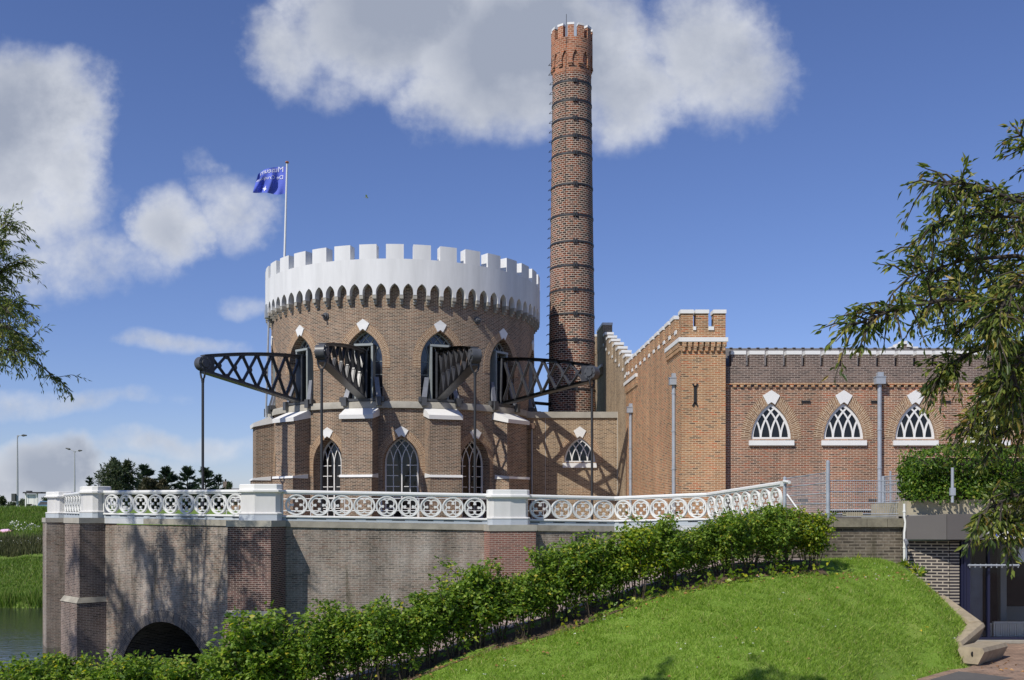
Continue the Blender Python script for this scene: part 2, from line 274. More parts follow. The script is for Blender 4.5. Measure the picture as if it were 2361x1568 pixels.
# ------------------------------------------------------------------ mesh helpers
ORG = {}
def tag(o, label=None, cat=None, group=None, kind=None):
    if label: o['label'] = label
    if cat: o['category'] = cat
    if group: o['group'] = group
    if kind: o['kind'] = kind
    return o
def thing(name, label, cat, loc=(0, 0, 0), group=None):
    o = bpy.data.objects.new(name, None); COL.objects.link(o); o.location = loc; o.empty_display_size = .2
    ORG[o.name] = Vector(loc); return tag(o, label, cat, group)
def org(o): return ORG.get(o.name, Vector((0, 0, 0)))
class MB:
    def __init__(s): s.v = []; s.f = []; s.uv = []
    def add(s, vs, fs, uvs=None):
        b = len(s.v); s.v += [tuple(x) for x in vs]
        for i, f in enumerate(fs): s.f.append(tuple(b + k for k in f)); s.uv.append(uvs[i] if uvs else None)
    def box(s, a, b):
        (x0, y0, z0), (x1, y1, z1) = a, b
        s.hexa([(x0, y0, z0), (x1, y0, z0), (x1, y1, z0), (x0, y1, z0), (x0, y0, z1), (x1, y0, z1), (x1, y1, z1), (x0, y1, z1)])
    def hexa(s, p): s.add(p, [(0, 3, 2, 1), (4, 5, 6, 7), (0, 1, 5, 4), (1, 2, 6, 5), (2, 3, 7, 6), (3, 0, 4, 7)])
    def prism(s, poly, z0, z1, poly2=None):
        n = len(poly); q = poly2 or poly
        s.add([(x, y, z0) for x, y in poly] + [(x, y, z1) for x, y in q], [tuple(range(n))[::-1], tuple(range(n, 2 * n))] + [(i, (i + 1) % n, n + (i + 1) % n, n + i) for i in range(n)])
    def tube(s, pts, r, n=8, cap=True):
        pts = [Vector(p) for p in pts]; m = len(pts); rr = r if isinstance(r, (list, tuple)) else [r] * m
        vs = []; up = None
        for i, p in enumerate(pts):
            t = (pts[min(i + 1, m - 1)] - pts[max(i - 1, 0)]).normalized()
            if up is None: up = Vector((0, 0, 1)) if abs(t.z) < .9 else Vector((1, 0, 0))
            a = t.cross(up); a = a.normalized() if a.length > 1e-6 else t.orthogonal().normalized(); b = a.cross(t); up = b
            for k in range(n):
                w = 2 * math.pi * k / n; vs.append(p + (a * math.cos(w) + b * math.sin(w)) * rr[i])
        fs = [(i * n + k, i * n + (k + 1) % n, (i + 1) * n + (k + 1) % n, (i + 1) * n + k) for i in range(m - 1) for k in range(n)]
        if cap: fs += [tuple(range(n))[::-1], tuple((m - 1) * n + k for k in range(n))]
        s.add(vs, fs)
    def lathe(s, c, prof, n=32, a0=0, a1=2 * math.pi, closed=True, ur=None):
        """prof: list of (r, z); UV in metres round the circumference"""
        c = Vector(c); m = len(prof); full = abs(a1 - a0 - 2 * math.pi) < 1e-6
        na = n if full else n + 1
        vs = [(c.x + r * math.sin(a0 + (a1 - a0) * k / n), c.y - r * math.cos(a0 + (a1 - a0) * k / n), c.z + z) for r, z in prof for k in range(na)]
        L = [0]
        for i in range(1, m): L.append(L[-1] + math.hypot(prof[i][0] - prof[i - 1][0], prof[i][1] - prof[i - 1][1]))
        fs, uvs = [], []
        for i in range(m - 1):
            for k in range(n):
                k2 = (k + 1) % na
                fs.append((i * na + k, i * na + k2, (i + 1) * na + k2, (i + 1) * na + k))
                rr = ur or max(p[0] for p in prof); u0 = (a1 - a0) * k / n * rr; u1 = (a1 - a0) * (k + 1) / n * rr
                uvs.append([(u0, prof[i][1]), (u1, prof[i][1]), (u1, prof[i + 1][1]), (u0, prof[i + 1][1])] if abs(prof[i + 1][1] - prof[i][1]) > .02 else [(u0, L[i]), (u1, L[i]), (u1, L[i + 1]), (u0, L[i + 1])])
        s.add(vs, fs, uvs)
    # ---- shapes on a developable surface f(u, v, d)
    def quadbox(s, f, u0, u1, v0, v1, d0, d1):
        s.hexa([f(u0, v0, d1), f(u1, v0, d1), f(u1, v0, d0), f(u0, v0, d0), f(u0, v1, d1), f(u1, v1, d1), f(u1, v1, d0), f(u0, v1, d0)])
    def plate(s, f, poly, d0, d1):
        n = len(poly); s.add([f(u, v, d1) for u, v in poly] + [f(u, v, d0) for u, v in poly], [tuple(range(n)), tuple(range(n, 2 * n))[::-1]] + [(i, n + i, n + (i + 1) % n, (i + 1) % n) for i in range(n)])
    def strip(s, f, A, B, d0, d1, arcuv=False):
        """solid between two open outlines A (inner) and B (outer)"""
        n = len(A); vs = [f(u, v, d1) for u, v in A] + [f(u, v, d1) for u, v in B] + [f(u, v, d0) for u, v in A] + [f(u, v, d0) for u, v in B]
        fs, uvs = [], []; l = 0
        for i in range(n - 1):
            dl = math.hypot(B[i + 1][0] - B[i][0], B[i + 1][1] - B[i][1]); w = math.hypot(B[i][0] - A[i][0], B[i][1] - A[i][1])
            q = [(.1, l), (.1 + w, l), (.1 + w, l + dl), (.1, l + dl)] if arcuv else None
            fs += [(i, n + i, n + i + 1, i + 1)]; uvs += [q]
            fs += [(n + i, 3 * n + i, 3 * n + i + 1, n + i + 1), (2 * n + i, i, i + 1, 2 * n + i + 1)]; uvs += [q, q]; l += dl
        fs += [(0, 2 * n, 3 * n, n), (n - 1, 2 * n - 1, 4 * n - 1, 3 * n - 1)]; uvs += [None, None]
        s.add(vs, fs, uvs if arcuv else None)
    def ribbon(s, f, pts, w, d0, d1, closed=False):
        n = len(pts); Lp, Rp = [], []
        for i in range(n):
            a = pts[(i - 1) % n] if (closed or i) else pts[i]; b = pts[(i + 1) % n] if (closed or i < n - 1) else pts[i]
            tx, ty = b[0] - a[0], b[1] - a[1]; l = math.hypot(tx, ty) or 1; nx, ny = -ty / l * w / 2, tx / l * w / 2
            Lp.append((pts[i][0] + nx, pts[i][1] + ny)); Rp.append((pts[i][0] - nx, pts[i][1] - ny))
        vs = [f(*p, d1) for p in Lp] + [f(*p, d1) for p in Rp] + [f(*p, d0) for p in Lp] + [f(*p, d0) for p in Rp]; fs = []
        for i in range(n if closed else n - 1):
            j = (i + 1) % n
            fs += [(i, n + i, n + j, j), (2 * n + i, 2 * n + j, 3 * n + j, 3 * n + i), (i, j, 2 * n + j, 2 * n + i), (n + j, n + i, 3 * n + i, 3 * n + j)]
        if not closed: fs += [(0, 2 * n, 3 * n, n), (n - 1, 2 * n - 1, 4 * n - 1, 3 * n - 1)]
        s.add(vs, fs)
    def pierced(s, f, u0, u1, v0, v1, holes, du=.3, dv=1.2, depth=0.0, uoff=0.0):
        """wall with openings; depth > 0 adds the reveals"""
        pts, ed = [], []
        def loop(q):
            b = len(pts); pts.extend(Vector(p) for p in q); ed.extend((b + i, b + (i + 1) % len(q)) for i in range(len(q)))
        nu = max(1, round((u1 - u0) / du)); nv = max(1, round((v1 - v0) / dv))
        us = [u0 + (u1 - u0) * i / nu for i in range(nu + 1)]; vs_ = [v0 + (v1 - v0) * i / nv for i in range(nv + 1)]
        loop([(u, v0) for u in us] + [(u1, v) for v in vs_[1:]] + [(u, v1) for u in us[::-1][1:]] + [(u0, v) for v in vs_[::-1][1:-1]])
        for h in holes: loop(h)
        def inside(p, q):
            c = False; j = len(q) - 1
            for i in range(len(q)):
                if (q[i][1] > p[1]) != (q[j][1] > p[1]) and p[0] < (q[j][0] - q[i][0]) * (p[1] - q[i][1]) / (q[j][1] - q[i][1]) + q[i][0]: c = not c
                j = i
            return c
        for u in us[1:-1]:
            for v in vs_[1:-1]:
                if not any(inside((u, v), h) or min(math.hypot(u - a, v - b) for a, b in h) < .08 for h in holes): pts.append(Vector((u, v)))
        V, E, F, *_ = geometry.delaunay_2d_cdt(pts, ed, [], 0, 1e-5)
        fs, uvs = [], []
        for t in F:
            c = sum((V[i] for i in t), Vector((0, 0))) / len(t)
            if any(inside(c, h) for h in holes): continue
            t = list(t); a = V[t[0]]; b = V[t[1]]; cc = V[t[2]]
            if (b - a).x * (cc - a).y - (b - a).y * (cc - a).x < 0: t = t[::-1]
            fs.append(tuple(t)); uvs.append([(V[i].x + uoff, V[i].y) for i in t])
        s.add([f(p.x, p.y, 0) for p in V], fs, uvs)
        if depth:
            for h in holes:
                n = len(h); s.add([f(u, v, 0) for u, v in h] + [f(u, v, -depth) for u, v in h], [(i, (i + 1) % n, n + (i + 1) % n, n + i) for i in range(n)],
                      [[(0, h[i][1] + .03 * i), (0, h[(i + 1) % n][1] + .03 * i), (depth, h[(i + 1) % n][1] + .03 * i), (depth, h[i][1] + .03 * i)] for i in range(n)])
    def mesh(s, name, mat, smooth=False, origin=(0, 0, 0)):
        me = bpy.data.meshes.new(name); o = Vector(origin)
        me.from_pydata([(x - o.x, y - o.y, z - o.z) for x, y, z in s.v], [], s.f)
        uvl = me.uv_layers.new(name='UVMap'); k = 0; data = []
        for i, f in enumerate(s.f):
            q = s.uv[i]
            if q is None:
                p = [Vector(s.v[j]) for j in f]; n = Vector((0, 0, 0))
                for a in range(len(p)): n += p[a].cross(p[(a + 1) % len(p)])
                n = n.normalized() if n.length > 0 else Vector((0, 0, 1))
                if abs(n.z) > .85: q = [(v.x, v.y) for v in p]
                else:
                    t = Vector((-n.y, n.x, 0)).normalized(); q = [(v.dot(t), v.z) for v in p]
            for c in q: data += [c[0], c[1]]
        uvl.data.foreach_set('uv', data)
        if mat: me.materials.append(mat)
        if smooth:
            me.polygons.foreach_set('use_smooth', [True] * len(me.polygons)); me.update()
            try: me.set_sharp_from_angle(angle=R(38))
            except Exception: pass
        me.update(); return me
    def build(s, name, mat, parent=None, smooth=False, local=False, label=None):
        o0 = Vector((0, 0, 0)) if (local or parent is None) else org(parent)
        me = s.mesh(name, MT[mat] if isinstance(mat, str) else mat, smooth, o0)
        o = bpy.data.objects.new(name, me); COL.objects.link(o)
        if parent: o.parent = parent; ORG[o.name] = o0
        if label: o['label'] = label
        return o
def inst(name, me, parent, mw):
    o = bpy.data.objects.new(name, me); COL.objects.link(o)
    if parent: o.parent = parent; ORG[o.name] = org(parent); o.matrix_basis = Matrix.Translation(-org(parent)) @ mw
    else: o.matrix_basis = mw
    return o
def dup(root, loc, rz=0.0, scale=None, label=None, group=None):
    r = root.copy(); COL.objects.link(r); r.location = loc; r.rotation_euler = (0, 0, rz)
    if scale: r.scale = scale
    if label: r['label'] = label
    if group: r['group'] = group
    for ch in list(root.children):
        c = ch.copy(); COL.objects.link(c); c.parent = r
        for g in ch.children: d = g.copy(); COL.objects.link(d); d.parent = c
    return r
def np_mesh(name, V, F, mat, smooth=False):
    me = bpy.data.meshes.new(name); k = F.shape[1]
    me.vertices.add(len(V)); me.vertices.foreach_set('co', V.astype(np.float32).ravel())
    me.loops.add(F.size); me.loops.foreach_set('vertex_index', F.astype(np.int32).ravel())
    me.polygons.add(len(F)); me.polygons.foreach_set('loop_start', np.arange(0, F.size, k, dtype=np.int32))
    me.materials.append(MT[mat]); me.update(calc_edges=True); return me
def unit(a): return a / np.maximum(np.linalg.norm(a, axis=1, keepdims=True), 1e-9)
def leaves(pos, dirs, length, width, fold=.35, curl=.15):
    """rhombic folded leaves: returns vertices and triangles"""
    n = len(pos); dirs = unit(dirs); up = unit(RNG.normal(size=(n, 3)) * .8 + np.array([0, 0, .9])); side = unit(np.cross(dirs, up)); nor = np.cross(side, dirs)
    length = np.broadcast_to(length, n)[:, None]; width = np.broadcast_to(width, n)[:, None]
    a = pos; b = pos + dirs * length * .45 + side * width * .5 + nor * width * fold * .5; c = pos + dirs * length - nor * length * curl; d = pos + dirs * length * .45 - side * width * .5 + nor * width * fold * .5
    V = np.stack([a, b, c, d], 1).reshape(-1, 3); i = np.arange(n)[:, None] * 4
    F = np.concatenate([i + np.array([[0, 1, 2]]), i + np.array([[0, 2, 3]])], 1).reshape(-1, 3)
    return V, F
def blades(pos, h, w, lean=.5):
    n = len(pos); a = RNG.uniform(0, 2 * np.pi, n); t = np.stack([np.cos(a), np.sin(a), np.zeros(n)], 1); b = RNG.uniform(0, 2 * np.pi, n)
    l = np.stack([np.cos(b), np.sin(b), np.zeros(n)], 1) * (RNG.uniform(0, lean, n) * h)[:, None]
    V = np.stack([pos - t * (w / 2)[:, None], pos + t * (w / 2)[:, None], pos + l + np.array([0, 0, 1.0]) * h[:, None]], 1).reshape(-1, 3)
    return V, np.arange(n * 3).reshape(-1, 3)
def arch(u0, a, v0, v1, v2, w=0.0, n=9, legs=True):
    """pointed arch outline, bottom left to bottom right; w offsets it outward"""
    h = v2 - v1; r = (a * a + h * h) / (2 * a); cx = a - r; rr = r + w; hh = math.sqrt(max(rr * rr - cx * cx, 0)); t1 = math.atan2(hh, -cx)
    right = [(u0 + cx + rr * math.cos(t1 * i / n), v1 + rr * math.sin(t1 * i / n)) for i in range(n + 1)]
    left = [(2 * u0 - u, v) for u, v in right]
    out = left + right[::-1][1:]
    if legs and v0 < v1 - 1e-6: out = [(u0 - a - w, v0)] + out + [(u0 + a + w, v0)]
    return out
def inside_arch(u, v, u0, a, v1, v2):
    if v < v1: return abs(u - u0) < a
    h = v2 - v1; r = (a * a + h * h) / (2 * a); x = abs(u - u0); return (x - (a - r)) ** 2 + (v - v1) ** 2 < r * r
def cyl(c, r):
    c = Vector(c)
    return lambda u, v, d: Vector((c.x + (r + d) * math.sin(u / r), c.y - (r + d) * math.cos(u / r), c.z + v))
def plane(o, U, N):
    o = Vector(o); U = Vector(U).normalized(); N = Vector(N).normalized(); Z = Vector((0, 0, 1))
    return lambda u, v, d: o + U * u + Z * v + N * d
def gothic_window(f, parent, u0, a, v0, v1, v2, d, nl=4, hbars=(), mat='white_stone', glass='glass', bw=.05, fw=.08, name='window'):
    """intersecting tracery: frame and bars in one mesh, panes as sub-part"""
    mb = MB(); O = arch(u0, a, v0, v1, v2); I = arch(u0, a - fw, v0 + fw, v1, v1 + (v2 - v1) * (1 - fw / a * .8))
    if len(O) != len(I): I = arch(u0, a - fw, min(v0 + fw, v1 - .001), v1, v1 + (v2 - v1) * (1 - fw / a * .8), legs=len(O) > 19)
    mb.strip(f, I, O, d - .02, d + .05); mb.quadbox(f, u0 - a, u0 + a, v0, v0 + fw, d - .02, d + .052)
    h = v2 - v1; r = (a * a + h * h) / (2 * a)
    for k in range(1, nl):
        um = u0 - a + 2 * a * k / nl
        if v1 > v0 + fw + .02: mb.ribbon(f, [(um, v0 + fw * .5), (um, v1)], bw * (1.5 if k * 2 == nl else 1), d - .01, d + .044)
        for sgn in (-1, 1):
            pl = []
            for i in range(25):
                t = math.pi / 2 * i / 24; q = (um + sgn * (r - r * math.cos(t)), v1 + r * math.sin(t))
                if not inside_arch(q[0], q[1], u0, a, v1, v2): break
                pl.append(q)
            if len(pl) > 1: mb.ribbon(f, pl, bw, d - .01, d + .042 + .002 * sgn)
    for hv in hbars: mb.quadbox(f, u0 - a + fw * .6, u0 + a - fw * .6, hv - .016, hv + .016, d - .008, d + .036)
    w = mb.build(name, mat, parent)
    g = MB(); n = len(O); g.add([f(u, v, d) for u, v in O] + [f(u0, (v1 + v0) / 2, d)], [(i, (i + 1) % n, n) for i in range(n)]); g.build('pane', glass, w)
    return w
def keystone(f, parent, u0, top, bot, hw, mat='white_stone', d=.05):
    h = top - bot; mb = MB(); mb.plate(f, [(u0 - hw * .42, bot), (u0 - hw * .05, bot + h * .16), (u0 + hw * .05, bot + h * .16), (u0 + hw * .42, bot), (u0 + hw, bot + h * .62), (u0, top), (u0 - hw, bot + h * .62)], -.02, d)
    return mb.build('keystone', mat, parent)
exec_parts = []
# ================================================================== SETTING: ground sheets
HEDGE = [(-13, 16.2, -3.95), (-8.4, 16.3, -3.80), (-5.38, 16.5, -3.62), (-2.07, 17, -2.85), (-.38, 17.5, -2.34), (1.48, 18, -1.82), (3.06, 18.5, -1.37), (4.3, 19, -1.13), (6.17, 20, -1.12), (7.2, 20.3, -1.12), (12, 20.5, -1.12)]
def hedge_at(x):
    h = np.array(HEDGE); return np.interp(x, h[:, 0], h[:, 1]), np.interp(x, h[:, 0], h[:, 2])
FLOOR = -2.75
def pave_edge_y(x): return np.interp(x, [2.0, 5.0, 6.6, 7.7, 8.2, 8.9, 9.3], [10.5, 13.6, 16.4, 17.5, 17.75, 19.0, 22.5])   # paving lies in front of this line
def lawn_edge_x(y): return np.interp(y, [16.9, 17.4, 18.0, 18.6, 19.5, 21.0, 21.5], [7.6, 8.0, 8.2, 8.25, 8.95, 9.05, 9.05])
def lawn_z(x, y):
    x = np.asarray(x, float); y = np.asarray(y, float); yh, zh = hedge_at(x)
    dy = np.maximum(yh - y, 0); q = np.clip((x - 5.0) / 2.5, 0, 1)
    z = zh - (.3 * dy + .13 * q * dy * dy) - .68 * np.maximum(x - 7.75, 0) ** 1.5
    z = z + .035 * np.sin(x * 1.7 + y * .9) + .03 * np.sin(y * 2.3 - x * .7)
    lo = np.minimum(FLOOR - .03, zh - .25)
    z = np.maximum(z, lo)
    over = np.clip((y - yh), 0, None)
    back = zh + .12 - np.clip(over - 2.6, 0, None) * np.where(x > 5.2, .0, .75)
    z = np.where(over > 0, np.where(over < .5, zh + .24 * over, np.maximum(back, -6.7)), z)
    z = np.where((over > 0) & (x > 7.75), z - .68 * np.maximum(x - 7.75, 0) ** 1.5, z)
    z = z - 4.0 * np.clip(x - lawn_edge_x(y), 0, .6) * (y < 21.6)
    pv = np.clip((pave_edge_y(x) - y) / .35, 0, 1)
    pv = np.where(x > 1.9, pv, np.clip((11 - y) / 1.0, 0, 1) * 0)
    return np.where(pv > 0, np.minimum(z, z * (1 - pv) + (FLOOR - .06) * pv), z)
def grid_obj(name, mat, x0, x1, nx, y0, y1, ny, fz, kind='structure', smooth=True):
    X, Y = np.meshgrid(np.linspace(x0, x1, nx), np.linspace(y0, y1, ny)); Z = fz(X, Y)
    V = np.stack([X, Y, Z], -1).reshape(-1, 3); i = (np.arange(ny - 1)[:, None] * nx + np.arange(nx - 1)[None]).ravel()
    F = np.stack([i, i + 1, i + nx + 1, i + nx], 1); me = np_mesh(name, V, F, mat); me.polygons.foreach_set('use_smooth', [True] * len(F))
    o = bpy.data.objects.new(name, me); COL.objects.link(o); return tag(o, kind=kind)
g = grid_obj('lawn_ground', 'lawn', -26, 13, 240, -6, 32, 240, lawn_z); tag(g, 'rounded grassy mound sloping down to the camera', 'ground')
# soil strip and brick footpath behind the rose row
def strip_sheet(name, mat, xs, o0, o1, lift, kind='structure'):
    mb = MB(); row = []
    for x in xs:
        yh, zh = hedge_at(x)
        for o_ in (o0, (o0 + o1) / 2, o1): row.append((x, float(yh) + o_, float(lawn_z(x, float(yh) + o_)) + lift))
    n = len(xs); fs = [(i * 3 + k, (i + 1) * 3 + k, (i + 1) * 3 + k + 1, i * 3 + k + 1) for i in range(n - 1) for k in range(2)]
    mb.add(row, fs); o = mb.build(name, mat); return tag(o, kind=kind)
xs = list(np.linspace(-12.5, 6.25, 70))
s = strip_sheet('soil_strip', 'soil', xs, -.34, .62, .012); tag(s, 'brown soil and leaf litter under the rose shrubs', 'soil')
MT['path_brick'] = brick('path clinker', [c3(130, 112, 104), c3(176, 160, 150), c3(160, 132, 118), c3(190, 182, 176)], c3(120, 108, 98), row=.1, width=.21, weather=.25)
s = strip_sheet('brick_footpath', 'path_brick', list(np.linspace(-12.5, 6.2, 66)), .66, 2.35, .02); tag(s, 'pale brick footpath climbing behind the rose shrubs', 'path')
# paving in front of the entrance
MT['entry_paving'] = brick('entry paving', [c3(126, 104, 88), c3(156, 128, 108), c3(146, 122, 104)], c3(120, 106, 92), row=.105, width=.21, weather=.3, wscale=1.2)
mb = MB(); ex = np.linspace(2.0, 9.3, 24); row = []
for x in ex: row += [(x, float(pave_edge_y(x)) + .02, FLOOR), (x, -6, FLOOR)]
row += [(9.31, 22.5, FLOOR), (9.31, -6, FLOOR), (22, 22.5, FLOOR), (22, -6, FLOOR)]
mb.add(row, [(2 * i, 2 * i + 1, 2 * i + 3, 2 * i + 2) for i in range(len(row) // 2 - 1)]); o = mb.build('entrance_pavement', 'entry_paving'); tag(o, 'brown clinker paving in front of the glass entrance', 'pavement', kind='structure')
mb = MB(); mb.add([(6.65, 15.6, FLOOR + .006), (8.35, 16.6, FLOOR + .006), (8.0, 17.05, FLOOR + .006), (7.75, 17.3, FLOOR + .006), (6.9, 16.45, FLOOR + .006)], [(0, 1, 2, 3, 4)])
MT['drain'] = plain('dark asphalt patch', srgb(92, 88, 84), .9, .15, 6); o = mb.build('asphalt_patch', 'drain'); tag(o, 'dark asphalt strip beside the paving', 'pavement', kind='structure')
# canal and levee
WZ = -6.06
mb = MB(); mb.add([(-200, 28, WZ), (60, 28, WZ), (60, 64.5, WZ), (-200, 64.5, WZ)], [(0, 1, 2, 3)]); o = mb.build('canal_water', 'water'); tag(o, 'grey green canal water with soft reflections', 'water', kind='structure')
def levee_z(x, y):
    z = np.interp(y, [60, 63.4, 64.2, 72, 73.3, 74.2, 84, 86, 100, 900], [-7, -6.3, -5.75, -3.3, -3.0, -2.15, .27, .3, .26, .26])
    return z + np.where(y > 64, .09 * np.sin(x * .8 + y) + .07 * np.sin(x * 2.1 - y * .7), 0) * np.clip((87 - y) / 5, 0, 1)
X, Y_ = None, None
ys = np.concatenate([np.linspace(60, 88, 90), np.array([95, 105, 140, 220, 450, 900])]); xs_ = np.concatenate([np.array([-500, -300, -150]), np.linspace(-90, -10, 130), np.array([20, 120, 300, 600])])
X, Y_ = np.meshgrid(xs_, ys); Z = levee_z(X, Y_); nx = len(xs_); ny = len(ys); i = (np.arange(ny - 1)[:, None] * nx + np.arange(nx - 1)[None]).ravel()
me = np_mesh('levee', np.stack([X, Y_, Z], -1).reshape(-1, 3), np.stack([i, i + 1, i + nx + 1, i + nx], 1), 'levee'); o = bpy.data.objects.new('levee', me); COL.objects.link(o); tag(o, 'green dike across the canal with meadow below', 'ground', kind='structure')
# terrace deck between quay and buildings, canal floor
mb = MB(); fl = lambda poly, z: mb.add([(x, y, z) for x, y in poly], [tuple(range(len(poly)))])
fl([(3.9, 36.2), (6.3, 33.6), (7.3, 27.6), (9.9, 24.6), (24, 24.2), (24, 60), (-2, 60), (-2, 46)], -.34)
mb.lathe((-5.6, 52, 0), [(9.3, -.42), (5, -.42)], 48)
o = mb.build('terrace_deck', 'paving'); tag(o, 'paved terrace round the engine house', 'pavement', kind='structure')

# ================================================================== ENGINE HOUSE (round tower)
TC = (-5.6, 52.0, 0.0); RW, RL, RP = 6.75, 6.80, 7.05
tower = thing('round_engine_house', 'round brown brick engine house with white battlements and pointed windows', 'tower', (TC[0], TC[1], -.42))
fW, fL, fP = cyl(TC, RW), cyl(TC, RL), cyl(TC, RP)
UPW = [-70, -40, -10, 20, 50, 80]; LOW = [-55, -25, 5, 35, 65]
UW = dict(a=.9, v0=5.08, v1=6.95, v2=8.32); LW = dict(a=.83, v0=-.25, v1=2.25, v2=3.48)
mb = MB(); a0, a1 = R(-95), R(97)
mb.pierced(fW, a0 * RW, a1 * RW, 4.9, 10.7, [arch(R(p) * RW, **UW) for p in UPW], du=.29, dv=1.0, depth=.5)
mb.lathe(TC, [(RW, 4.9), (RW, 10.7)], 40, a1, a0 + 2 * math.pi)
mb.build('upper_wall', 'tower_brick', tower, smooth=True)
mb = MB(); mb.pierced(fL, a0 * RL, a1 * RL, -.45, 4.8, [arch(R(p) * RL, **LW) for p in LOW], du=.29, dv=1.0, depth=.62)
mb.lathe(TC, [(RL, -.45), (RL, 4.8)], 40, a1, a0 + 2 * math.pi)
mb.build('lower_wall', 'tower_brick', tower, smooth=True)
mb = MB(); mb.lathe(TC, [(RL - .1, 4.76), (RL + .13, 4.76), (RL + .13, 5.0), (RL + .1, 5.06), (RW - .1, 5.075)], 96); mb.build('stone_band', 'stone_band', tower, smooth=True)
# parapet: ten degree unit with two arches, repeated 36 times
def parapet_mesh(f, r, step, zleg, zspr, zapex, ztop, ah, thick, na=2, sub=4):
    mb = MB(); wu = R(step) * r; un = wu / na; bot = []
    for k in range(na):
        uc = un * (k + .5); bot += [(un * k, zleg)] if k == 0 else []
        bot += [(u, v) for u, v in arch(uc, ah, zleg, zspr, zapex, n=6)]
    bot += [(wu, zleg)]
    top = [(wu * i / (na * sub), ztop) for i in range(na * sub, -1, -1)]
    poly = bot + top
    pts = [Vector(p) for p in poly]; n = len(pts); ed = [(i, (i + 1) % n) for i in range(n)]
    for i in range(1, na * sub):
        for z in (zapex + .12, (zapex + ztop) / 2): pts.append(Vector((wu * i / (na * sub), z)))
    V, E, F, *_ = geometry.delaunay_2d_cdt(pts, ed, [], 1, 1e-5)
    # inside constraint: keep triangles within poly
    keep = []
    for t in F:
        c = sum((V[i] for i in t), Vector((0, 0))) / 3
        if any(inside_arch(c.x, c.y, un * (k + .5), ah, zspr, zapex) and c.y < zapex for k in range(na)) : continue
        t = list(t); a, b, d = V[t[0]], V[t[1]], V[t[2]]
        if (b - a).x * (d - a).y - (b - a).y * (d - a).x < 0: t = t[::-1]
        keep.append(tuple(t))
    return V, keep, bot, wu
Vp, Fp, bot, wu = parapet_mesh(fP, RP, 10, 9.85, 9.96, 10.36, 11.47, .235, .5)
mb = MB()
for k in range(36):
    off = wu * k
    mb.add([fP(p.x + off, p.y, 0) for p in Vp], Fp, [[(Vp[i].x + off, Vp[i].y) for i in t] for t in Fp])
    n = len(bot); mb.add([fP(u + off, v, 0) for u, v in bot] + [fP(u + off, v, -.42) for u, v in bot], [(i, n + i, n + i + 1, i + 1) for i in range(n - 1)])
mb.lathe(TC, [(RP, 11.47), (RP - .5, 11.47), (RP - .5, 9.9)], 144)
parapet = mb.build('parapet', 'white_plaster', tower, smooth=True)
mm = MB(); hw = R(10) * RP * .325; f0 = cyl((0, 0, 0), RP)
for i in range(3): mm.quadbox(f0, -hw + 2 * hw * i / 3, -hw + 2 * hw * (i + 1) / 3, 11.47, 12.13, -.5, 0)
mm.v = [tuple(round(c, 5) for c in v) for v in mm.v]; mer = mm.mesh('merlon', MT['white_plaster'])
for k in range(36): inst('merlon', mer, parapet, Matrix.Translation(TC) @ Matrix.Rotation(R(10 * k + 2.6), 4, 'Z'))
cm = MB(); f1 = cyl((0, 0, 0), RW)
cm.quadbox(f1, -.085, .085, 9.68, 9.85, -.05, .285); cm.quadbox(f1, -.075, .075, 9.56, 9.68, -.05, .19); cm.quadbox(f1, -.065, .065, 9.46, 9.56, -.05, .1); cor = cm.mesh('corbel', MT['stone_band'])
for k in range(72):
    inst('corbel', cor, tower, Matrix.Translation(TC) @ Matrix.Rotation(R(5 * k), 4, 'Z'))
mb = MB(); mb.lathe(TC, [(RP - .48, 10.9), (3, 11.2), (.01, 11.3)], 48); mb.build('roof', 'slate', tower)
# windows
for p in UPW:
    u0 = R(p) * RW
    mb = MB(); mb.strip(fW, arch(u0, UW['a'], 6.6, UW['v1'], UW['v2']), arch(u0, UW['a'], 6.6, UW['v1'], UW['v2'], .36), -.03, .012, arcuv=True); mb.build('arch_ring', 'ring_brick', tower)
    keystone(fW, tower, u0, 8.82, 8.28, .30)
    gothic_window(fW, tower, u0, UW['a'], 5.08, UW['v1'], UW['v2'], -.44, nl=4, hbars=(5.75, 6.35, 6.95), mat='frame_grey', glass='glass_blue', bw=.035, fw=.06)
    mb = MB()      # box frame the beam passes through
    for sx in (-1, 1): mb.quadbox(fW, u0 + sx * .40 - .045, u0 + sx * .40 + .045, 5.09, 7.62, -.46, -.06)
    mb.quadbox(fW, u0 - .45, u0 + .45, 7.62, 7.72, -.46, -.04); bf = mb.build('beam_opening', 'frame_grey', tower)
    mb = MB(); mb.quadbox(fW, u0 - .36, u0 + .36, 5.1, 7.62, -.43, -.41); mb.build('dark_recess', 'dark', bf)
    mb = MB(); mb.quadbox(fW, u0 - .98, u0 + .98, 5.08, 5.19, .06, .24); br = mb.build('axle_bracket', 'beam_grey', tower)
    for sx in (-1, 1):
        mb = MB(); mb.quadbox(fW, u0 + sx * .78 - .11, u0 + sx * .78 + .11, 4.86, 5.25, .1, .36); mb.quadbox(fW, u0 + sx * .96 - .06, u0 + sx * .96 + .06, 5.04, 5.26, .04, .28); mb.build('lug', 'beam_grey', br)
        mb = MB(); mb.hexa([fW(u0 + sx * .88, 5.19, .2), fW(u0 + sx * .66, 5.19, .2), fW(u0 + sx * .66, 5.19, .1), fW(u0 + sx * .88, 5.19, .1), fW(u0 + sx * .70, 6.2, -.1), fW(u0 + sx * .50, 6.2, -.1), fW(u0 + sx * .50, 6.2, -.2), fW(u0 + sx * .70, 6.2, -.2)]); mb.build('strut', 'strut_grey', br)
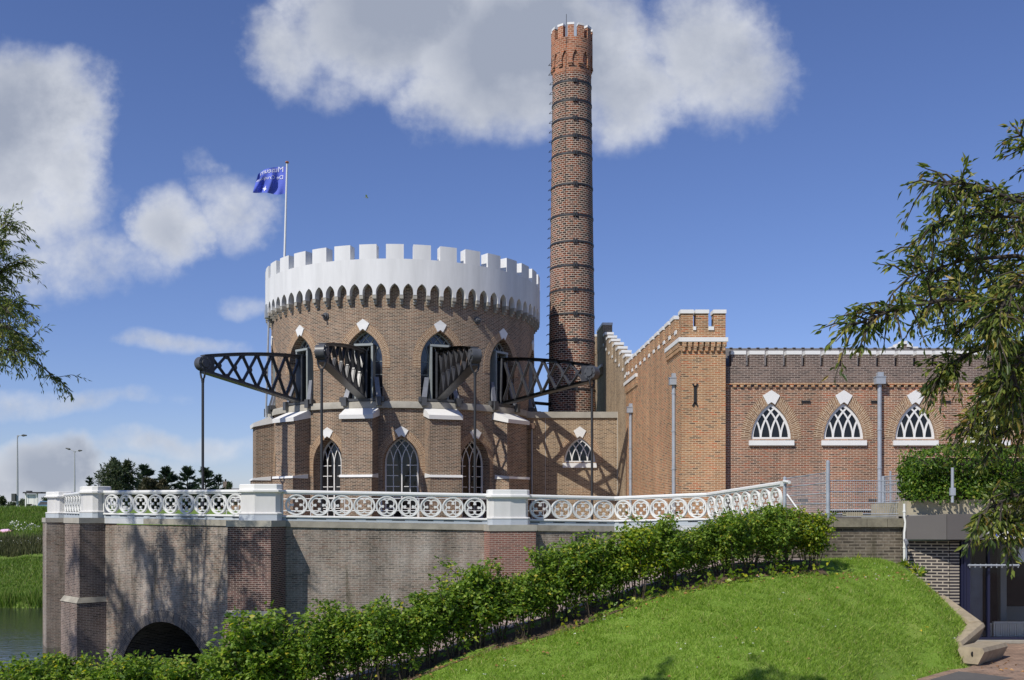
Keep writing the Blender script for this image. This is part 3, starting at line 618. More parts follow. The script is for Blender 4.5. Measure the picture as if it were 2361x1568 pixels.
for p in LOW:
    u0 = R(p) * RL
    mb = MB(); mb.strip(fL, arch(u0, LW['a'], 1.7, LW['v1'], LW['v2']), arch(u0, LW['a'], 1.7, LW['v1'], LW['v2'], .34), -.03, .012, arcuv=True); mb.build('arch_ring', 'ring_brick', tower)
    keystone(fL, tower, u0, 3.94, 3.44, .31)
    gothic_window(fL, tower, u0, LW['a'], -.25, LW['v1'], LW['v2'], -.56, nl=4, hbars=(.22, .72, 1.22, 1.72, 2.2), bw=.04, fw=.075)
# buttresses under the beams
for p in (-100, -70, -40, -10, 20, 50, 80, 110):
    u0 = R(p) * RL; b = .72; t = Vector((math.cos(R(p)), math.sin(R(p)), 0)); n = Vector((math.sin(R(p)), -math.cos(R(p)), 0)); fB = plane(Vector(TC), t, n)
    mb = MB(); mb.hexa([fB(-b, 1.62, 7.62), fB(b, 1.62, 7.62), fB(b, 1.62, 6.3), fB(-b, 1.62, 6.3), fB(-b, 4.22, 7.62), fB(b, 4.22, 7.62), fB(b, 4.5, 6.3), fB(-b, 4.5, 6.3)]); mb.quadbox(fB, -b - .015, b + .015, -.45, 1.62, 6.3, 7.74); bt = mb.build('buttress', 'tower_brick', tower)
    c = b + .07
    mb = MB(); mb.hexa([fB(-c, 4.2, 7.74), fB(c, 4.2, 7.74), fB(c, 4.45, 6.6), fB(-c, 4.45, 6.6), fB(-c, 4.38, 7.76), fB(c, 4.38, 7.76), fB(c, 4.77, 6.86), fB(-c, 4.77, 6.86)]); mb.build('cap_stone', 'white_stone', bt)
    mb = MB(); mb.hexa([fB(-b - .05, 1.60, 7.79), fB(b + .05, 1.60, 7.79), fB(b + .05, 1.60, 6.9), fB(-b - .05, 1.60, 6.9), fB(-b - .05, 1.70, 7.77), fB(b + .05, 1.70, 7.77), fB(b + .05, 1.80, 6.9), fB(-b - .05, 1.80, 6.9)]); mb.build('weathering_stone', 'white_stone', bt)
for p in (-26, 36):
    u0 = R(p) * RW; c = fW(u0, 9.06 if p < 0 else 8.98, 0); n = Vector((math.sin(R(p)), -math.cos(R(p)), 0))
    mb = MB(); mb.tube([c - n * .05, c + n * .06, c + n * .065, c + n * .14, c + n * .15, c + n * .34], [.17, .17, .13, .10, .045, .035], 16); mb.build('wall_anchor', 'beam_grey', tower, smooth=True)
# rain pipe left
u0 = R(-67) * RL; mb = MB(); mb.tube([fL(u0, -.4, .3), fL(u0, 4.2, .3), fL(u0, 5.2, .3), fL(u0, 9.55, .17)], .05, 8)
for z in (.9, 2.3, 3.6, 6.4, 7.9): mb.tube([fL(u0, z, .3 if z < 5.3 else .22), fL(u0, z + .07, .3 if z < 5.3 else .22)], .065, 8)
pp = mb.build('rain_pipe', 'zinc', tower, smooth=True)
mb = MB(); mb.quadbox(fL, u0 - .16, u0 + .16, 9.62, 10.0, .06, .36); mb.quadbox(fL, u0 - .1, u0 + .1, 10.0, 10.28, .2, .34); mb.build('hopper', 'zinc', pp)
# flagpole and flag
pole = thing('flagpole', 'white flagpole with a copper ball rising behind the battlements', 'flagpole', P(654.6, 640, 50))
mb = MB(); mb.tube([P(654.4, 660, 50), P(661.8, 377, 50)], [.062, .042], 10); mb.build('pole', 'white_iron', pole, smooth=True)
mb = MB(); c = P(662, 374.5, 50); mb.lathe(c - Vector((0, 0, .0)), [(.005, -.05), (.07, -.045), (.10, 0), (.07, .05), (.005, .065)], 14); mb.build('ball', 'gold', pole, smooth=True)
def flag_pt(s_, t_):
    top = 385 - 2 * math.sin(s_ * 2.6) + 12 * s_ ** 1.6 + 10 * max(0, s_ - .72) * 2; bot_ = 446.5 + 2.2 * math.sin(s_ * 7.5) - 4.5 * s_ ** 6
    px = 659.2 - 2.4 * t_ - (74 - 10 * (1 - t_) * s_) * s_ ** .97; py = top + (bot_ - top) * t_
    d = (.17 * math.sin(s_ * 8.6 + t_ * 1.9) + .16 * math.sin(s_ * 15 - t_ * 4) * t_) * min(1, s_ * 2.4) + .10 * math.sin(t_ * 6 + s_ * 5) * s_
    return P(px, py, 50 + d)
flag = thing('museum_flag', 'blue flag with white mirrored lettering streaming from the flagpole', 'flag', P(659, 415, 50))
mb = MB(); nu, nv = 44, 26; mb.add([flag_pt(i / nu, j / nv) for j in range(nv + 1) for i in range(nu + 1)], [(j * (nu + 1) + i, (j + 1) * (nu + 1) + i, (j + 1) * (nu + 1) + i + 1, j * (nu + 1) + i + 1) for j in range(nv) for i in range(nu)]); mb.build('cloth', 'flag_blue', flag, smooth=True)
def text_mesh(body, size):
    cu = bpy.data.curves.new('txt', 'FONT'); cu.body = body; cu.size = size; cu.resolution_u = 3
    o = bpy.data.objects.new('txt', cu); COL.objects.link(o); bpy.context.view_layer.update()
    me = bpy.data.meshes.new_from_object(o.evaluated_get(bpy.context.evaluated_depsgraph_get())); vs_ = [tuple(v.co) for v in me.vertices]; me.calc_loop_triangles(); fs = [tuple(t.vertices) for t in me.loop_triangles]
    bpy.data.objects.remove(o); bpy.data.curves.remove(cu); bpy.data.meshes.remove(me); return vs_, fs
for body, t0, sc_, wd in (('Museum', .19, .30, .82), ('De Cruquius', .45, .205, .92)):
    vs_, fs = text_mesh(body, 1.0); x1 = max(v[0] for v in vs_); mb = MB(); pts = []
    for v in vs_:
        s_ = .055 + v[0] / x1 * wd; t_ = t0 - v[1] * sc_ + .0; p = flag_pt(min(s_, .999), max(t_, .0)); pts.append(p + Vector((0, -.02, 0)))
    mb.add(pts, fs); mb.build('lettering', 'flag_white', flag)
mb = MB(); q = [(.60, .70), (.64, .80), (.70, .83), (.66, .88), (.64, .96), (.61, .90), (.57, .86), (.60, .80)]; mb.add([flag_pt(*k) + Vector((0, -.02, 0)) for k in q], [tuple(range(8))]); mb.build('emblem', 'flag_white', flag)

# ================================================================== BALANCE BEAMS (iron lattice arms) and pump rods
def make_beam(label):
    t = thing('balance_beam', label, 'beam', (TC[0], TC[1], 6.3), 'balance beams through the tower windows')
    r0, r1 = 6.35, 11.95; L = r1 - r0
    top = lambda x: 1.06 - (.60 * (max(0, x - .3) / (L - .3)) ** 1.7); botm = lambda x: -1.10 + .93 * max(0, x - .35) / (L - .35) * .95 + (.0)
    # local frame: beam along -Y, width along X
    def F(sx): return lambda u, v, d: Vector((sx * (.155 + d), -(r0 + u), v))
    f = lambda u, v, d: Vector((d, -(r0 + u), v)); mb = MB(); n = 14; xs2 = [L * i / n for i in range(n + 1)]
    mb.strip(f, [(x, top(x) - .10) for x in xs2], [(x, top(x)) for x in xs2], -.11, .11); mb.strip(f, [(x, botm(x)) for x in xs2], [(x, botm(x) + .10) for x in xs2], -.11, .11)
    mb.quadbox(f, .0, .50, botm(0) + .1, top(0) - .1, -.15, .149); mb.quadbox(f, L - .50, L - .02, botm(L - .5) + .06, top(L - .3) - .06, -.13, .13)
    m = 6; xa, xb = .44, L - .40
    for k in range(m):
        x0, x1 = xa + (xb - xa) * k / m, xa + (xb - xa) * (k + 1) / m
        for (p, q, dd) in (((x0, botm(x0) + .05), (x1, top(x1) - .05), .088), ((x0, top(x0) - .05), (x1, botm(x1) + .05), .085)):
            mb.ribbon(f, [p, q], .115 - .02 * k / m, -.05, .05); mb.ribbon(f, [p, q], .045, -dd, dd)
        xm = (x0 + x1) / 2; ym = ((botm(x0) + top(x1)) / 2 + (top(x0) + botm(x1)) / 2) / 2
        mb.plate(f, [(xm + .115 * math.cos(a * math.pi / 4), ym + .13 * math.sin(a * math.pi / 4)) for a in range(8)], -.056, .056)
    for k in range(m + 1):
        x = xa + (xb - xa) * k / m
        for (yy, sg) in ((top(x) - .1, -1), (botm(x) + .1, 1)): mb.plate(f, [(x - .14, yy), (x + .14, yy), (x, yy + sg * .13)][::sg], -.052, .052)
    mb.build('lattice_web', 'beam_iron', t, local=True)
    n = 14; g1 = lambda u, v, d: Vector((d, -(r0 + u), v)); xs2 = [L * i / n for i in range(n + 1)]
    mb = MB(); mb.strip(g1, [(x, top(x)) for x in xs2], [(x, top(x) + .04) for x in xs2], -.19, .19); mb.build('top_flange', 'beam_iron', t, local=True)
    mb = MB(); mb.strip(g1, [(x, botm(x) - .05) for x in xs2], [(x, botm(x)) for x in xs2], -.21, .21); mb.build('bottom_flange', 'beam_grey', t, local=True)
    mb = MB(); mb.box((-.22, -(r0 + .5), botm(0)), (.22, -(r0 + .42), top(0))); mb.build('end_plate', 'beam_grey', t, local=True)
    ym = (top(L) + botm(L)) / 2
    mb = MB(); mb.tube([(-.19, -r1, ym), (.19, -r1, ym)], .305, 24); mb.tube([(-.25, -r1, ym), (.25, -r1, ym)], .17, 16)
    for a in range(6): mb.tube([(-.23, -r1 + .24 * math.cos(a * 1.047), ym + .24 * math.sin(a * 1.047)), (.23, -r1 + .24 * math.cos(a * 1.047), ym + .24 * math.sin(a * 1.047))], .04, 8)
    mb.build('end_drum', 'beam_grey', t, local=True, smooth=True)
    return t
beam = make_beam('leftmost black lattice beam, in full profile against the sky')
BEAMS = [(-40, 0.0, 'leftmost black lattice beam, in full profile against the sky', 'rod hanging from the leftmost beam, clear against the sky'), (-10, .07, 'black lattice beam pointing towards the viewer with its head up-left, second from left', 'rod hanging from the second beam, passing left of the front buttress'),
         (20, 0.0, 'dark grey lattice beam pointing towards the viewer with its head up-right, third from left', 'rod hanging from the third beam, in front of the lower right window'), (50, -.2, 'rightmost lattice beam, in profile in front of the chimney', 'rod hanging from the rightmost beam, in front of the small pointed window')]
def make_rod(label):
    t = thing('pump_rod', label, 'rod', (0, 0, 0), 'pump rods hanging from the beams')
    mb = MB(); w = .17
    pts = [(-w, 0, 0), (-w, 0, -.45), (-w * .7, 0, -.62), (0, 0, -.74), (w * .7, 0, -.62), (w, 0, -.45), (w, 0, 0)]; mb.tube([(x, y, z) for x, y, z in pts], .042, 8)
    mb.tube([(0, 0, -.70), (0, 0, -.86)], [.075, .06], 10); mb.build('stirrup', 'rod_iron', t, smooth=True, local=True)
    mb = MB(); mb.tube([(0, 0, -.84), (0, 0, -10.2)], .056, 10); mb.build('rod', 'rod_iron', t, smooth=True, local=True); return t
rod = make_rod('pump rod')
for i, (p, dz, lb, lr) in enumerate(BEAMS):
    b = beam if i == 0 else dup(beam, (0, 0, 0)); b.location = (TC[0], TC[1], 6.3 + (-.12 if i == 3 else 0)); b['label'] = lb
    tilt = math.atan2(dz + (.12 if i == 3 else 0), 5.6)
    b.rotation_mode = 'XYZ'; b.rotation_euler = (0, 0, R(p))
    pv = Vector((TC[0], TC[1], 0)) + Vector((math.sin(R(p)), -math.cos(R(p)), 0)) * 6.6
    if dz: b.matrix_world = Matrix.Translation((pv.x, pv.y, 6.3)) @ Matrix.Rotation(R(p), 4, 'Z') @ Matrix.Rotation(-dz / 5.4, 4, 'X') @ Matrix.Translation((0, 6.6, 0))
    r = rod if i == 0 else dup(rod, (0, 0, 0)); r['label'] = lr
    r.location = (TC[0] + 11.95 * math.sin(R(p)), TC[1] - 11.95 * math.cos(R(p)), 6.5 + dz - .05); r.rotation_euler = (0, 0, R(p))

# ================================================================== CHIMNEY
CC = (3.06, 51.0, 0.0); CHF = 51 - 1.0
def chz(py): return (HY - py) * 49.95 / FPX
chim = thing('factory_chimney', 'tall round brick chimney with iron hoops and a battlemented crown', 'chimney', (CC[0], CC[1], -.34))
def chr_(z): return 1.285 - (z + .4) * (1.285 - .985) / (22.1 + .4)
mb = MB(); mb.lathe(CC, [(chr_(z), z) for z in np.linspace(-.4, 22.2, 12)], 48, ur=1.1); mb.build('shaft', 'chimney_brick', chim, smooth=True)
mb = MB(); mb.lathe(CC, [(.98, 22.0), (.985, 22.16), (1.0, 22.2), (1.0, 22.28), (.98, 22.3), (.98, 23.3)], 48, ur=1.1); mb.build('crown_neck', 'crown_brick', chim, smooth=True)
fC = cyl(CC, 1.06)
Vp, Fp, bot, wu = parapet_mesh(fC, 1.06, 30, 22.62, 22.74, 23.22, 23.88, .165, .2, na=1, sub=5)
mb = MB()
for k in range(12):
    off = wu * k + R(-8) * 1.06
    mb.add([fC(p.x + off, p.y, 0) for p in Vp], Fp, [[(Vp[i].x + off, Vp[i].y) for i in t] for t in Fp])
    n = len(bot); mb.add([fC(u + off, v, 0) for u, v in bot] + [fC(u + off, v, -.12) for u, v in bot], [(i, n + i, n + i + 1, i + 1) for i in range(n - 1)])
mb.lathe(CC, [(1.06, 23.88), (.8, 23.88), (.8, 22.8)], 48)
crown = mb.build('crown', 'crown_brick', chim, smooth=True)
fC0 = cyl((0, 0, 0), 1.06)
mm = MB(); mm.quadbox(fC0, -.16, .16, 23.88, 24.47, -.28, .0); mer = mm.mesh('merlon', MT['crown_brick'])
mm = MB(); mm.quadbox(fC0, -.175, .175, 24.47, 24.58, -.295, .015); mcap = mm.mesh('merlon_cap', MT['white_stone'])
mm = MB(); mm.quadbox(fC0, -.13, .13, 22.55, 22.62, -.12, .03); mm.quadbox(fC0, -.1, .1, 22.46, 22.55, -.12, -.01); mcor = mm.mesh('corbel', MT['crown_brick'])
for k in range(12):
    mwx = Matrix.Translation(CC) @ Matrix.Rotation(R(30 * k - 6.5), 4, 'Z'); inst('merlon', mer, crown, mwx); inst('merlon_cap', mcap, crown, mwx)
    inst('corbel', mcor, crown, Matrix.Translation(CC) @ Matrix.Rotation(R(30 * k - 8), 4, 'Z'))
for py in (184, 228.5, 271, 312, 351.5, 423, 494, 556, 611.5, 667.5, 723, 784, 897):
    z = chz(py); r = chr_(z); mb = MB(); mb.lathe(CC, [(r - .01, z - .045), (r + .025, z - .045), (r + .025, z + .045), (r - .01, z + .045)], 48); h = mb.build('iron_hoop', 'hoop', chim, smooth=True)
    f = cyl(CC, r); mb = MB(); mb.quadbox(f, .0, .09, z - .10, z + .10, .0, .075); mb.quadbox(f, .12, .21, z - .10, z + .10, .0, .075); mb.quadbox(f, .0, .21, z - .03, z + .03, .0, .06); mb.build('turnbuckle', 'hoop', h)
mr = MB()
for k in range(32):
    z = chz(130 + (832 - 130) * k / 31); r = chr_(min(z, 22)) if z < 22.2 else 1.04
    f = cyl(CC, r); u = R(-84) * r; mb = MB(); mb.tube([f(u - .12, z + .02, -.02), f(u - .10, z + .0, .10), f(u, z - .06, .16), f(u + .10, z, .10), f(u + .12, z + .02, -.02)], .014, 5); mb.build('climbing_rung', 'hoop', chim)
mb = MB(); c = fC(R(-20) * 1.06, 0, -.1); mb.tube([(c.x, c.y, 23.6), (c.x, c.y, 25.05)], .014, 5)
f = cyl(CC, 1.0); mb.tube([Vector((c.x, c.y - .14, 23.8))] + [cyl(CC, chr_(z))(R(-22) * chr_(z), z, .012) for z in (22.1, 18, 12, 6)], .01, 4); mb.build('lightning_conductor', 'hoop', chim)

chim.scale = (1.0395, 1.0395, 1.0395); chim.location = (3.18, 53.0, -.34 * 1.0395)
# ================================================================== LINK BUILDING between tower and boiler house
link = thing('link_building', 'low brown brick link with stone coping and one pointed window', 'building', (2.8, 49.3, -.34))
fK = plane((0, 49.3, 0), (1, 0, 0), (0, -1, 0)); ka = dict(a=.77, v0=2.50, v1=2.52, v2=3.74)
mb = MB(); mb.pierced(fK, .1, 5.31, -.4, 4.70, [arch(3.35, .77, 2.52, 2.52, 3.74, legs=False)], du=.6, depth=.25); mb.build('wall', 'link_brick', link)
mb = MB(); mb.box((.1, 49.22, 4.70), (5.31, 49.75, 5.0)); mb.build('coping', 'stone_band', link)
mb = MB(); mb.strip(fK, arch(3.35, .77, 2.52, 2.52, 3.74, legs=False), arch(3.35, .77, 2.52, 2.52, 3.74, .36, legs=False), -.03, .012, arcuv=True); mb.build('arch_ring', 'ring_brick', link)
keystone(fK, link, 3.35, 4.28, 3.70, .31)
gothic_window(fK, link, 3.35, .77, 2.5, 2.52, 3.74, -.14, nl=4, bw=.05, fw=.085)
mb = MB(); mb.quadbox(fK, 2.5, 4.18, 2.24, 2.47, -.05, .09); mb.build('sill', 'white_stone', link)
mb = MB()
for i in range(15):
    a = (i - 7) / 7; u = 3.36 + a * .46; mb.plate(fK, [(u - .022, .92), (u + .022, .92), (u + .022 + a * .17, 1.30), (u - .022 + a * .17, 1.30)], -.02, .013)
mb.build('flat_arch', 'ring_brick', link)
mb = MB(); mb.quadbox(fK, 1.64, 1.665, -.4, 4.69, -.02, .006); mb.quadbox(fK, 5.2, 5.225, -.4, 4.99, -.02, .085); mb.build('expansion_joint', 'joint', link)
mb = MB(); mb.tube([(.98, 49.12, -.4), (.98, 49.12, 4.15)], .05, 8); lp = mb.build('rain_pipe', 'zinc', link, smooth=True)
mb = MB(); mb.box((.84, 49.02, 4.15), (1.14, 49.25, 4.42)); mb.build('hopper', 'rust', lp)
mb = MB(); mb.box((.95, 49.75, -.4), (5.3, 50.0, 4.6)); mb.build('back_wall', 'link_brick', link)
mb = MB(); mb.tube([(.9, 51.6, 5.72), (2.2, 52.6, 5.72)], .085, 8); mb.build('flue_pipe', 'black', link)

# ================================================================== BOILER HOUSE (right)
bh = thing('boiler_house', 'long brick boiler house with white capped battlements and pointed windows', 'building', (6, 35, -.34))
YF = 35.0; fF = plane((0, YF, 0), (1, 0, 0), (0, -1, 0)); XR = 21.0; X0 = 7.44
wx = [(px - CX) * YF / FPX for px in (1778, 1945, 2110, 2275)] + [(2275 + 167 - CX) * YF / FPX]
ha = dict(a=.70, v1=2.60, v2=3.86)
mb = MB(); mb.pierced(fF, X0, XR, -.5, 4.46, [arch(x, .70, 2.6, 2.6, 3.86, legs=False) for x in wx], du=.9, depth=.22); mb.build('facade_wall', 'facade_brick', bh)
mb = MB(); mb.box((X0, YF - .03, 4.56), (XR, YF + .4, 5.15)); mb.build('parapet_wall', 'facade_dark', bh)
mb = MB(); mb.box((X0, YF - .07, 4.50), (XR, YF + .3, 4.56)); x = X0 + .05
while x < XR: mb.box((x, YF - .065, 4.41), (x + .12, YF + .1, 4.497)); x += .25
mb.build('cornice', 'orange_brick', bh)
for x in wx:
    mb = MB(); mb.strip(fF, arch(x, .70, 2.6, 2.6, 3.86, legs=False), arch(x, .70, 2.6, 2.6, 3.86, .36, legs=False), -.03, .012, arcuv=True); mb.build('arch_ring', 'ring_brick', bh)
    keystone(fF, bh, x, 4.31, 3.80, .30)
    gothic_window(fF, bh, x, .70, 2.58, 2.6, 3.86, -.10, nl=4, bw=.055, fw=.085)
    mb = MB(); mb.quadbox(fF, x - .79, x + .79, 2.37, 2.545, -.05, .09); mb.build('sill', 'white_stone', bh)
for px in (1857.5, 2018, 2181, 2348):
    x = (px - CX) * YF / FPX; mb = MB(); mb.quadbox(fF, x - .14, x + .14, 3.87, 3.94, 0, .04); mb.quadbox(fF, x - .15, x - .11, 3.855, 3.955, 0, .045); mb.quadbox(fF, x + .11, x + .15, 3.855, 3.955, 0, .045); mb.build('tie_plate', 'black', bh)
mm = MB(); mm.box((-.255, -.03, 5.15), (.255, .30, 5.56)); mer = mm.mesh('merlon', MT['facade_dark'])
mm = MB(); mm.hexa([(-.265, -.045, 5.56), (.265, -.045, 5.56), (.265, .31, 5.56), (-.265, .31, 5.56), (-.265, -.045, 5.69), (.265, -.045, 5.69), (.265, .31, 5.71), (-.265, .31, 5.71)]); mcap = mm.mesh('merlon_cap', MT['white_stone'])
k = 0; x = X0 + .5
while x < XR: o = inst('merlon', mer, bh, Matrix.Translation((x, YF, 0))); c_ = bpy.data.objects.new('merlon_cap', mcap); COL.objects.link(c_); c_.parent = o; x += .651
mb = MB(); mb.add([(X0, YF + .42, 5.1), (XR, YF + .42, 5.1), (XR, YF + 1.6, 6.05), (X0, YF + 1.6, 6.05), (X0, YF + 6, 5.9), (XR, YF + 6, 5.9)], [(0, 1, 2, 3), (3, 2, 5, 4)])
x = X0 + .2
while x < XR: mb.box((x, YF + 1.5, 6.03), (x + .10, YF + 1.62, 6.062)); x += .33
mb.build('roof', 'roof_tile', bh)
mb = MB(); mb.box((XR - .3, YF + .01, -.5), (XR, YF + 14, 4.5)); mb.build('end_wall', 'facade_brick', bh)
# corner pier and the long side wall running away from the viewer
A_ = Vector((7.466, 0, 0)); sd = Vector((-.0457, 1, 0)).normalized(); sn = Vector((-1, -.0457, 0)).normalized(); fS = lambda u, v, d: Vector((7.466, 0, 0)) + sd * u + Vector((0, 0, 1)) * v + sn * d
k_ = 1 / math.sqrt(1 + .0457 ** 2); uY = lambda Y: Y / k_
xs0 = 7.466 - .0457 * 34.7
mb = MB(); mb.add([(xs0, 34.7, -.5), (7.43, 34.7, -.5), (7.43, 34.7, 6.48), (xs0, 34.7, 6.48), (7.43, 35.1, -.5), (7.43, 35.1, 6.48)], [(0, 1, 2, 3), (1, 4, 5, 2)])
mb.plate(fS, [(uY(34.7), -.5), (uY(46.7), -.5), (uY(46.7), 6.48), (uY(34.7), 6.48)], -.4, 0); mb.box((xs0 + .4, 34.72, 5.9), (7.42, 35.2, 6.47)); mb.build('side_wall', 'orange_brick', bh)
rk = [(46.7, 6.62), (47.7, 6.85), (48.7, 7.2), (49.9, 7.58), (51.1, 7.98), (52.2, 8.36), (53.3, 8.75), (54.4, 9.1), (57, 9.1), (61.5, 9.3)]
mb = MB(); mb.plate(fS, [(uY(46.7), -.5), (uY(61.5), -.5)] + [(uY(y), z) for y, z in rk[::-1]], -.4, 0); mb.build('gable_wall', 'gable_brick', bh)
def side_merlon(Yc, l, zb, zt, mat, thick=.42):
    mb = MB(); mb.quadbox(fS, uY(Yc - l / 2), uY(Yc + l / 2), zb, zt - .13, -thick, .015); o = mb.build('merlon', mat, bh)
    mb = MB(); mb.quadbox(fS, uY(Yc - l / 2) - .02, uY(Yc + l / 2) + .02, zt - .13, zt, -thick - .02, .045); mb.build('merlon_cap', 'white_stone', o)
def side_stub(Yc, z, l=.34): mb = MB(); mb.quadbox(fS, uY(Yc - l / 2), uY(Yc + l / 2), z - .13, z + .004, -.42, .03); mb.build('gap_sill', 'white_stone', bh)
for i in range(12):
    yc = 35.05 + 1.03 * i
    if i: side_merlon(yc, .70, 6.48, 7.07, 'orange_brick')
    side_stub(yc + .515, 6.49)
for y, z in ((47.0, 7.45), (48.1, 7.80), (49.25, 8.18), (50.4, 8.57), (51.55, 8.95), (52.7, 9.32), (53.85, 9.70)):
    side_merlon(y, .74, z - .95, z, 'gable_brick'); side_stub(y - .57, z - .9)
side_merlon(55.7, 2.5, 9.1, 10.4, 'gable_brick', .5); side_stub(54.2, 9.2)
# pier front merlons, sills and bands
for xa, xb in ((xs0, xs0 + .42), (6.40, 6.83), (7.02, 7.43)):
    mb = MB(); mb.box((xa + (.0 if xa > xs0 + .1 else .0), 34.69, 6.48), (xb, 35.12, 6.94)); o = mb.build('merlon', 'orange_brick', bh)
    mb = MB(); mb.box((xa - .03, 34.65, 6.94), (xb + .02, 35.15, 7.07)); mb.build('merlon_cap', 'white_stone', o)
for xa, xb in ((xs0 + .42, 6.40), (6.83, 7.02)): mb = MB(); mb.box((xa, 34.66, 6.36), (xb, 35.12, 6.486)); mb.build('gap_sill', 'white_stone', bh)
mb = MB(); mb.box((xs0 - .08, 34.60, 5.95), (7.50, 34.72, 6.10)); mb.quadbox(fS, uY(34.6), uY(37.1), 5.951, 6.099, -.1, .10); mb.build('band_stone', 'white_stone', bh)
mb = MB(); x = xs0 + .03
while x < 7.4: mb.box((x, 34.625, 5.62), (x + .10, 34.75, 5.78)); mb.box((x + .0, 34.61, 5.78), (x + .14, 34.75, 5.948)); x += .2
y = 34.7
while y < 37.0: mb.quadbox(fS, uY(y), uY(y + .11), 5.62, 5.78, -.1, .06); mb.quadbox(fS, uY(y), uY(y + .15), 5.78, 5.948, -.1, .085); y += .22
mb.build('dentils', 'orange_brick', bh)
mb = MB(); mb.quadbox(fS, uY(43.5), uY(46.8), 5.95, 6.10, -.1, .10); mb.build('band_stone', 'white_stone', bh)
mb = MB(); y = 43.5
while y < 46.7: mb.quadbox(fS, uY(y), uY(y + .16), 5.6, 5.948, -.1, .07); y += .27
mb.build('dentils', 'orange_brick', bh)
mb = MB(); mb.quadbox(fS, uY(54.6), uY(57.05), 8.0, 8.16, -.1, .12); mb.build('band_stone', 'white_stone', bh)
mb = MB(); y = 54.6
while y < 56.9: mb.quadbox(fS, uY(y), uY(y + .2), 7.6, 7.998, -.1, .08); y += .34
mb.build('dentils', 'gable_brick', bh)
side_merlon(58.2, .9, 9.2, 10.35, 'gable_brick'); side_merlon(59.6, .9, 9.2, 10.4, 'gable_brick'); side_merlon(61.0, .9, 9.2, 10.4, 'gable_brick')
mb = MB(); fA = plane((0, 34.7, 0), (1, 0, 0), (0, -1, 0)); za = lambda py: (HY - py) * 34.7 / FPX; xa = (1602.5 - CX) * 34.7 / FPX
mb.quadbox(fA, xa - .045, xa + .045, za(931), za(890), 0, .04)
for zz, s_ in ((za(890), 1), (za(931), -1)):
    for sx in (-1, 1): mb.ribbon(fA, [(xa + sx * .02, zz - s_ * .04), (xa + sx * .085, zz + s_ * .08)], .05, 0, .04)
mb.build('anchor_iron', 'black', bh)
def downpipe(pt, off, ztop, zbot=-.4, sc_=1.0):
    x, y = pt; mb = MB(); mb.tube([(x, y, zbot), (x, y, ztop)], .072, 10)
    z = zbot + .6
    while z < ztop - .3: mb.tube([(x, y, z), (x, y, z + .05)], .088, 10); z += 1.35
    o = mb.build('rain_pipe', 'zinc', bh, smooth=True)
    mb = MB(); mb.box((x - .165, y - .15, ztop), (x + .165, y + .13, ztop + .27)); mb.box((x - .18, y - .165, ztop + .235), (x + .18, y + .14, ztop + .265)); mb.box((x - .07, y - .05, ztop + .27), (x + .13, y + .12, ztop + .42)); mb.build('hopper', 'zinc', o)
q = P(1555, 870, 35.6); downpipe((q.x - .02, 35.6), 0, (HY - 888) * 35.6 / FPX)
q = P(1455, 940, 44.9); downpipe((q.x - .02, 44.9), 0, (HY - 952) * 44.9 / FPX)
q = P(2028, 870, 34.85); downpipe((q.x, 34.85), 0, (HY - 886) * 34.85 / FPX)
for px in (1851, 2014):
    x = (px - CX) * YF / FPX; mb = MB()
    for i in range(6): mb.quadbox(fF, x - .17 + i * .06, x - .17 + i * .06 + .04, .40, .50, -.03, .012)
    mb.build('air_vent', 'black', bh)
# stepped gable far behind
fg = thing('stepped_gable', 'white capped stepped gable peeking over the boiler house roof', 'gable', (16.9, 43, 5))
cx_, yg = 16.9, 43.0
mb = MB(); caps = MB()
for i in range(-4, 5):
    xw = .235; x = cx_ + i * .235; top = 7.42 - abs(i) * .125; mb.box((x - .118, yg, 5), (x + .118, yg + .3, top - .13)); caps.box((x - .125, yg - .04, top - .14), (x + .125, yg + .34, top + .0 + .001 * i))
mb.build('gable_wall', 'facade_dark', fg); caps.build('coping', 'white_stone', fg)
mb = MB(); mb.box((cx_ - 1.05, yg + .3, 5), (cx_ + 1.05, yg + 4, 6.4)); mb.build('roof', 'roof_tile', fg)
# ================================================================== QUAY WALL, PILLARS, BALUSTRADE
# corner points: (x, y, coping top z)
QP = {'P0': (-20.7, 46.0, -.22), 'P1': (-16.0, 38.1, -.18), 'P2': (-8.3, 32.9, -.245), 'P3': (-.15, 34.1, -.40), 'A': (3.66, 35.6, -.47), 'B': (6.48, 33.0, -.40), 'E': (7.44, 27.5, -.22)}
RAILT = {'P0': .88, 'P1': .84, 'P2': .765, 'P3': .635, 'A': .577, 'B': .66, 'E': .863}
order = ['P0', 'P1', 'P2', 'P3', 'A', 'B', 'E']
V2 = lambda k: Vector((QP[k][0], QP[k][1]))
quay = thing('quay_wall', 'weathered brick quay wall with piers and a dark culvert arch above the canal', 'wall', (-8, 34, -6.5))
def segdir(a, b): return (V2(b) - V2(a)).normalized()
def outn(d): return Vector((d.y, -d.x))
def seg_plane(a, b, off=0.0):
    d = segdir(a, b); n = outn(d); return plane((QP[a][0] + n.x * off, QP[a][1] + n.y * off, 0), (d.x, d.y, 0), (n.x, n.y, 0)), (V2(b) - V2(a)).length
def sloped(f, L, za, zb): return lambda u, v, d: f(u, v + za + (zb - za) * u / L, d)
ac, ar = 4.28, 2.67; az = -3.89 - ar
